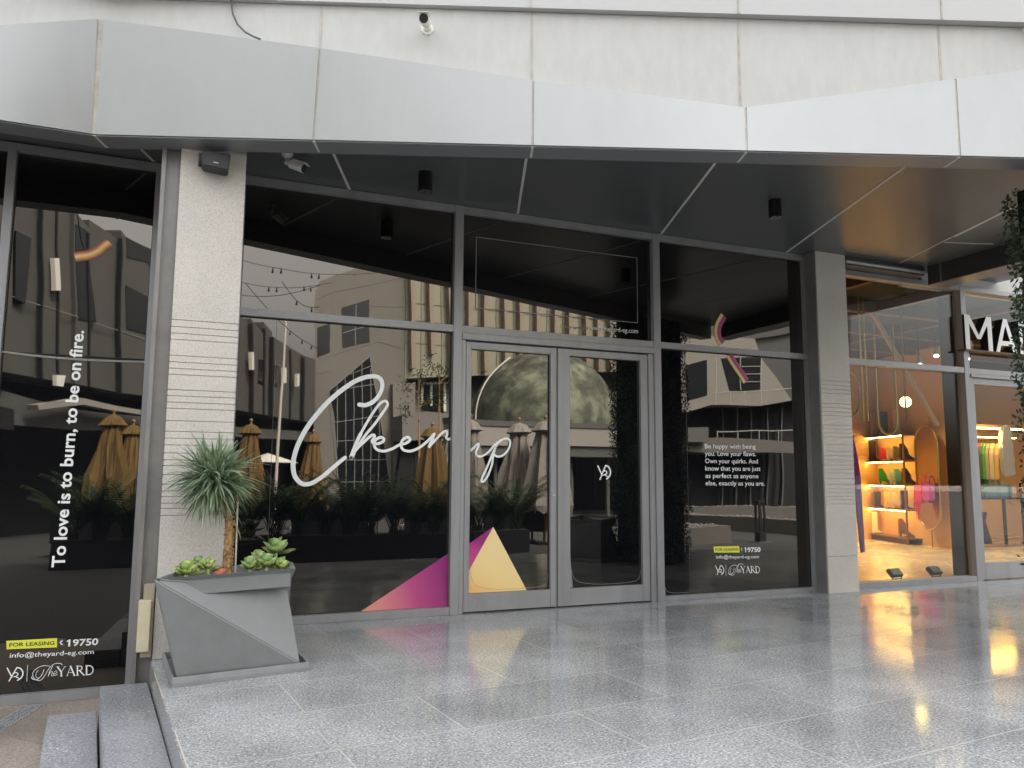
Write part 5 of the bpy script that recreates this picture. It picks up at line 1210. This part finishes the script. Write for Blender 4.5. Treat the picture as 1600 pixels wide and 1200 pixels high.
# --- terrace furniture behind the palms: low sofas with pale cushions
def sofa(x, y, rz, lab):
    t = thing('outdoor_sofa', lab, 'sofa', (x, -y, ZG), 'outdoor sofas'); b_ = Vector((x, -y, ZG)); t0 = b_
    m = MB(); m.box(x-.8, x+.8, -y-.38, -y+.38, ZG+.28, ZG+.34); m.box(x-.8, x+.8, -y+.33, -y+.38, ZG+.34, ZG+.8)
    m.build('sofa_frame', M_BLACK, t)
    for sx in (-.76, .72):
        for sy in (-.36, .32): MB().box(x+sx, x+sx+.04, -y+sy, -y+sy+.04, ZG, ZG+.28).build('leg', M_BLACK, t)
    for k in (0, 1): MB().box(x-.76+k*.77, x-.02+k*.77, -y-.34, -y+.30, ZG+.342, ZG+.46).build('seat_cushion', mat('pale_cushion', (.55, .53, .49), .9), t, bevel=.02)
for i, (x, y) in enumerate(((-1.5, 10.8), (.6, 11.2), (2.9, 11.0), (5.4, 11.3), (7.2, 11.0))):
    sofa(x, y, 0, ['low black sofa with pale cushions behind the leftmost palms', 'low black sofa with pale cushions mirrored left of the Cheer window', 'low black sofa with pale cushions behind the middle palms', 'low black sofa with pale cushions behind the right palms', 'low black sofa with pale cushions behind the short planter'][i])
# --- open pale parasols further off
for (px, py, lab) in ((420, 711, 'open pale parasol mirrored right of the dracaena'), (540, 731, 'open pale parasol mirrored under the big letter C'), (212, 724, 'open pale parasol mirrored beside the left pillar')):
    q = farZ(px, py, 1.9); t = thing('open_parasol', lab, 'parasol', (q.x, q.y, ZG), 'open pale parasols'); S_ = 8
    m = MB(); m.v.append((q.x, q.y, 1.95)); m.v += [(q.x+1.1*math.cos(6.283*k/S_), q.y+1.1*math.sin(6.283*k/S_), 1.62) for k in range(S_)]; m.f += [(0, 1+k, 1+(k+1) % S_) for k in range(S_)]; m.build('parasol_cloth', mat('pale_cloth', (.6, .58, .54), .9), t)
    m = MB(); m.tube([(q.x, q.y, ZG), (q.x, q.y, 1.95)], .025, 6); m.build('pole', M_BLACK, t)

# --- low walls, bollard, fountain edges mirrored in the right window
M_LW = mat('low_wall_stone', (.13, .125, .115), .75, var=.1, vscale=2); M_LWD = mat('low_wall_cap', (.2, .19, .175), .8, var=.35, vscale=9)
def low_wall(L, z, th, lab):
    """L: photo bearings of the top edge, lying at height z"""
    P = [farZ(a_, b2, z) for a_, b2 in L]; t = thing('low_wall', lab, 'low wall', (P[0].x, P[0].y, ZG), 'low walls of the courtyard beds')
    pl_ = [(p.x, p.y) for p in P]; d = Vector(pl_[-1])-Vector(pl_[0]); n = Vector((-d.y, d.x)).normalized(); n = n if n.y < 0 else -n
    back = [(p[0]+n.x*th, p[1]+n.y*th) for p in reversed(pl_)]
    m = MB(); m.prism(pl_+back, ZG, z-.03); m.build('wall_body', M_LW, t); m = MB(); m.prism(pl_+back, z-.028, z); m.build('wall_cap', M_LW, t)
    rn = random.Random(int(P[0].x*10)); m = MB(); k = 0
    for k in range(70):
        u = rn.random(); e = rn.uniform(.1, .9); c = Vector(pl_[0])+d*u+n*th*e; m.ball((c.x, c.y, z+.01), rn.uniform(.02, .05), 6, 4, 1.2, 1, .6)
    tag(m.build('pebbles', M_LWD, t), kind='stuff')
low_wall([(1066, 826), (1143, 822)], .0, 1.6, 'nearest low stone bed wall mirrored in the right window')
low_wall([(1060, 803), (1150, 808), (1262, 814)], .0, .5, 'middle low stone wall mirrored in the right window')
low_wall([(1060, 791), (1262, 793)], .02, .6, 'farthest low stone wall mirrored in the right window')
b0 = farZ(1189, 848, ZG); t = thing('slotted_bollard', 'dark square bollard with two slots, mirrored right of the quotation', 'bollard', b0)
bh = (farZ(1189, 848, ZG)-CO).length; zt = mir(onY(1189, 782, -b0.y)).z
m = MB(); w_ = .075
for dx in (-w_, w_):
    for dy in (-w_, w_): m.box(b0.x+dx-.022, b0.x+dx+.022, b0.y+dy-.022, b0.y+dy+.022, ZG+.25, zt-.06)
m.box(b0.x-.1, b0.x+.1, b0.y-.1, b0.y+.1, ZG, ZG+.25); m.box(b0.x-.1, b0.x+.1, b0.y-.1, b0.y+.1, zt-.06, zt); m.box(b0.x-.02, b0.x+.02, b0.y-.02, b0.y+.02, ZG+.25, zt-.06); m.build('bollard_body', mat('bollard_dark', (.03, .03, .032), .5), t)
m = MB(); m.box(b0.x-.2, b0.x+.2, b0.y-.2, b0.y+.2, ZG+.001, ZG+.02); m.build('foot_plate', M_LW, t)
for k, px in enumerate((1147.5, 1165, 1183)):
    q = farZ(px, 786, ZG); t = thing('post_bollard', ['left', 'middle', 'right'][k]+' one of three plain dark posts far behind the slotted bollard', 'bollard', q, 'plain dark posts')
    m = MB(); m.tube([q, q+Vector((0, 0, 1.0))], .11, 10); m.tube([q+Vector((0, 0, 1.0)), q+Vector((0, 0, 1.03))], .09, 10); m.build('post', mat('bollard_dark', (.03, .03, .032)), t)
# trees in the right-hand view: slim palm and clipped bush
q = farZ(1238, 745, .3); t = thing('palm_tree', 'slim palm with drooping pale fronds mirrored at the right window edge', 'palm', (q.x, q.y, ZG))
tz = mir(onY(1238, 645, -q.y)).z
m = MB(); m.tube([(q.x, q.y, ZG), (q.x-.05, q.y, tz*.6), (q.x, q.y, tz)], [.12, .08, .06], 8); m.build('trunk', mat('palm_trunk', (.28, .22, .15), .9), t)
m = MB(); rn = random.Random(5)
for k in range(9):
    an = k*.7; p = Vector((q.x, q.y, tz)); v = Vector((math.cos(an)*.55, math.sin(an)*.55, .8)).normalized(); n = 12
    for j in range(n):
        p2 = p+v*.17; v = (v+Vector((math.cos(an)*.06, math.sin(an)*.06, -.22))).normalized()
        for s in (-1, 1):
            sd_ = Vector((-math.sin(an), math.cos(an), -.9)).normalized() if s > 0 else Vector((math.sin(an), -math.cos(an), -.9)).normalized(); m.quad(p, p2, p2+sd_*.3*(1-j/n*.6), )
        p = p2
m.recalc = False; m.build('crown', leaf_mat('date_leaf', (.10, .10, .05), (.2, .19, .1)), t)
for k, (px, py, r_) in enumerate(((1212, 752, .65), (1236, 745, .75))):
    q = farZ(px, py, .35); t = thing('round_bush', ['smaller', 'larger'][k]+' clipped yellow green bush near the mirrored palm', 'bush', (q.x, q.y, ZG), 'clipped bushes')
    m = MB(); rn = random.Random(k)
    for j in range(1500):
        d = Vector((rn.gauss(0, 1), rn.gauss(0, 1), rn.gauss(0, 1))).normalized(); c = Vector((q.x, q.y, .5))+Vector((d.x*r_, d.y*r_, d.z*r_*1.2))*rn.uniform(.75, 1.05); e = d.orthogonal().normalized()*.05; f = d.cross(e).normalized()*.04; m.quad(c-e, c+f+d*.02, c+e)
    m.recalc = False; m.build('foliage', leaf_mat('bush_leaf%d' % k, (.06, .08, .015), (.22, .22, .05)), t)
    m = MB(); m.tube([(q.x, q.y, ZG), (q.x, q.y, .5)], .06, 6); m.build('stem', M_TRUNK, t)
# small street trees before the glazed block
for k, (px, y0) in enumerate(((652, 645), (683, 640))):
    q = plan_at(px, 18.5); t = thing('small_tree', ['left', 'right'][k]+' one of two thin leafy trees mirrored above the word Cheer', 'tree', (q[0], -q[1], ZG), 'two thin trees')
    zt = mir(onY(px, [590, 577][k], 18.5)).z
    m = MB(); m.tube([(q[0], -q[1], ZG), (q[0]+.06, -q[1], zt*.5), (q[0], -q[1], zt)], [.05, .035, .01], 6)
    rn = random.Random(k+3); tw = []
    for j in range(9): zb = zt-.2-rn.random()*1.4; an = rn.uniform(0, 6.28); e = Vector((q[0]+.45*math.cos(an), -q[1]+.45*math.sin(an), zb+.35)); m.tube([(q[0], -q[1], zb), e], [.012, .004], 4); tw.append(e)
    m.build('trunk', M_TRUNK, t)
    m = MB()
    for j in range(420):
        c = rn.choice(tw+[Vector((q[0], -q[1], zt))])+Vector((rn.gauss(0, .13), rn.gauss(0, .13), rn.gauss(0, .13))); e = Vector((rn.gauss(0, 1), rn.gauss(0, 1), rn.gauss(0, 1))).normalized(); f = e.orthogonal().normalized()*.02; m.quad(c-e*.05, c+f, c+e*.05, c-f)
    m.recalc = False; m.build('crown', leaf_mat('tree_leaf%d' % k, (.015, .03, .01), (.06, .09, .03)), t)
# festoon cables with pairs of hanging lamps across the sky
for k, (a_, b2, lamps) in enumerate((((330, 392), (600, 425), (.36, .58)), ((330, 425), (520, 442), (.50, .78)), ((330, 452), (500, 446), ()), ((385, 442), (500, 545), (.30, .55, .72, .86)), ((440, 440), (500, 480), (.4, .8)), ((120, 318), (139, 390), ()))):
    p0 = farZ(a_[0], a_[1], 6.2 if k < 5 else 5.5); p1 = farZ(b2[0], b2[1], 6.2 if k < 3 else 5.2)
    t = thing('festoon_cable', ['highest festoon cable with two lamp pairs', 'second festoon cable with two lamp pairs', 'third festoon cable without lamps', 'long slanting festoon cable with four lamps', 'short slanting festoon cable with two lamps', 'thin vertical antenna wire above the dark building'][k]+', mirrored against the sky', 'cable', p0, 'festoon cables')
    pt = [p0.lerp(p1, j/16)-Vector((0, 0, .25*math.sin(math.pi*j/16))) for j in range(17)]
    m = MB(); m.tube(pt, .009, 5); m.build('wire', M_BLACK, t)
    for f in lamps:
        c = p0.lerp(p1, f)-Vector((0, 0, .25*math.sin(math.pi*f)))
        for dx in ((-.09, .09) if k < 2 else (0,)):
            m = MB(); m.tube([c+Vector((dx, 0, 0)), c+Vector((dx, 0, -.07)), c+Vector((dx, 0, -.12))], [.008, .022, .028], 8); m.build('hanging_lamp', M_BLACK, t)
# bare flood mast
q = plan_at(437, 19.5); zt = mir(onY(437, 495, 19.5)).z
t = thing('lamp_mast', 'thin pale mast with a bent top, mirrored beside the stone building', 'street lamp', (q[0], -q[1], ZG))
m = MB(); m.tube([(q[0]-.12, -q[1], ZG), (q[0]-.05, -q[1], zt*.6), (q[0], -q[1], zt-.2), (q[0]-.1, -q[1], zt-.03), (q[0]-.5, -q[1], zt)], [.05, .04, .03, .025, .02], 8); m.build('mast_tube', mat('pale_mast', (.5, .48, .44), .5), t)
m = MB(); m.box(q[0]-.8, q[0]-.5, -q[1]-.08, -q[1]+.08, zt-.03, zt+.03); m.build('lamp_head', M_WFRAME, t)
# person walking in front of the far shops
pb = farZ(1112, 789, ZG+.02)
def person(base, lab):
    t = thing('person', lab, 'person', base)
    J = [(0, 0, .95), (0, 0, 1.15), (0, 0, 1.42), (0, 0, 1.52), (0, .01, 1.60), (0, .01, 1.72), (-.19, 0, 1.40), (-.25, .03, 1.12), (-.23, -.07, .88), (.19, 0, 1.40), (.25, -.05, 1.12), (.24, .05, .88),
         (-.09, 0, .90), (-.10, .10, .50), (-.10, -.02, .07), (-.10, .13, .03), (.09, 0, .90), (.10, -.05, .50), (.10, -.22, .09), (.10, -.08, .03)]
    Ed = [(0, 1), (1, 2), (2, 3), (3, 4), (4, 5), (2, 6), (6, 7), (7, 8), (2, 9), (9, 10), (10, 11), (0, 12), (12, 13), (13, 14), (14, 15), (0, 16), (16, 17), (17, 18), (18, 19)]
    Rd = [.14, .13, .15, .06, .085, .08, .06, .045, .035, .06, .045, .035, .09, .065, .045, .03, .09, .065, .045, .03]
    me = bpy.data.meshes.new('body'); me.from_pydata([(base.x+a*.9, base.y+b2, base.z+c) for a, b2, c in J], Ed, []); o = bpy.data.objects.new('body', me); COL.objects.link(o)
    sk = o.modifiers.new('skin', 'SKIN'); o.modifiers.new('sub', 'SUBSURF').levels = 1
    for v_, r_ in zip(me.skin_vertices[0].data if me.skin_vertices else [], Rd): v_.radius = (r_, r_*.8)
    if me.skin_vertices: me.skin_vertices[0].data[0].use_root = True
    dg = bpy.context.evaluated_depsgraph_get(); m2 = bpy.data.meshes.new_from_object(o.evaluated_get(dg)); o.modifiers.clear(); o.data = m2
    skin = mat('skin', (.34, .20, .13), .6); top = mat('dark_shirt', (.03, .03, .035), .9); tr_ = mat('dark_trousers', (.015, .016, .02), .9)
    m2.materials.clear()
    for q_ in (skin, top, tr_): m2.materials.append(q_)
    for p_ in m2.polygons:
        h = p_.center.z-base.z; p_.use_smooth = True; p_.material_index = 2 if h < .93 and abs(p_.center.x-base.x) < .19 else (1 if 1.0 < h < 1.47 or (.93 <= h <= 1.0 and abs(p_.center.x-base.x) < .17) else 0)
    adopt(o, t)
    m = MB(); m.ball((base.x, base.y+.02-.03, base.z+1.69), .098, 12, 8, .9, 1, 1); m.build('hair', mat('hair', (.012, .009, .007), .7), t, smooth=True)
person(pb, 'person in dark shirt and trousers walking, mirrored behind the quotation')
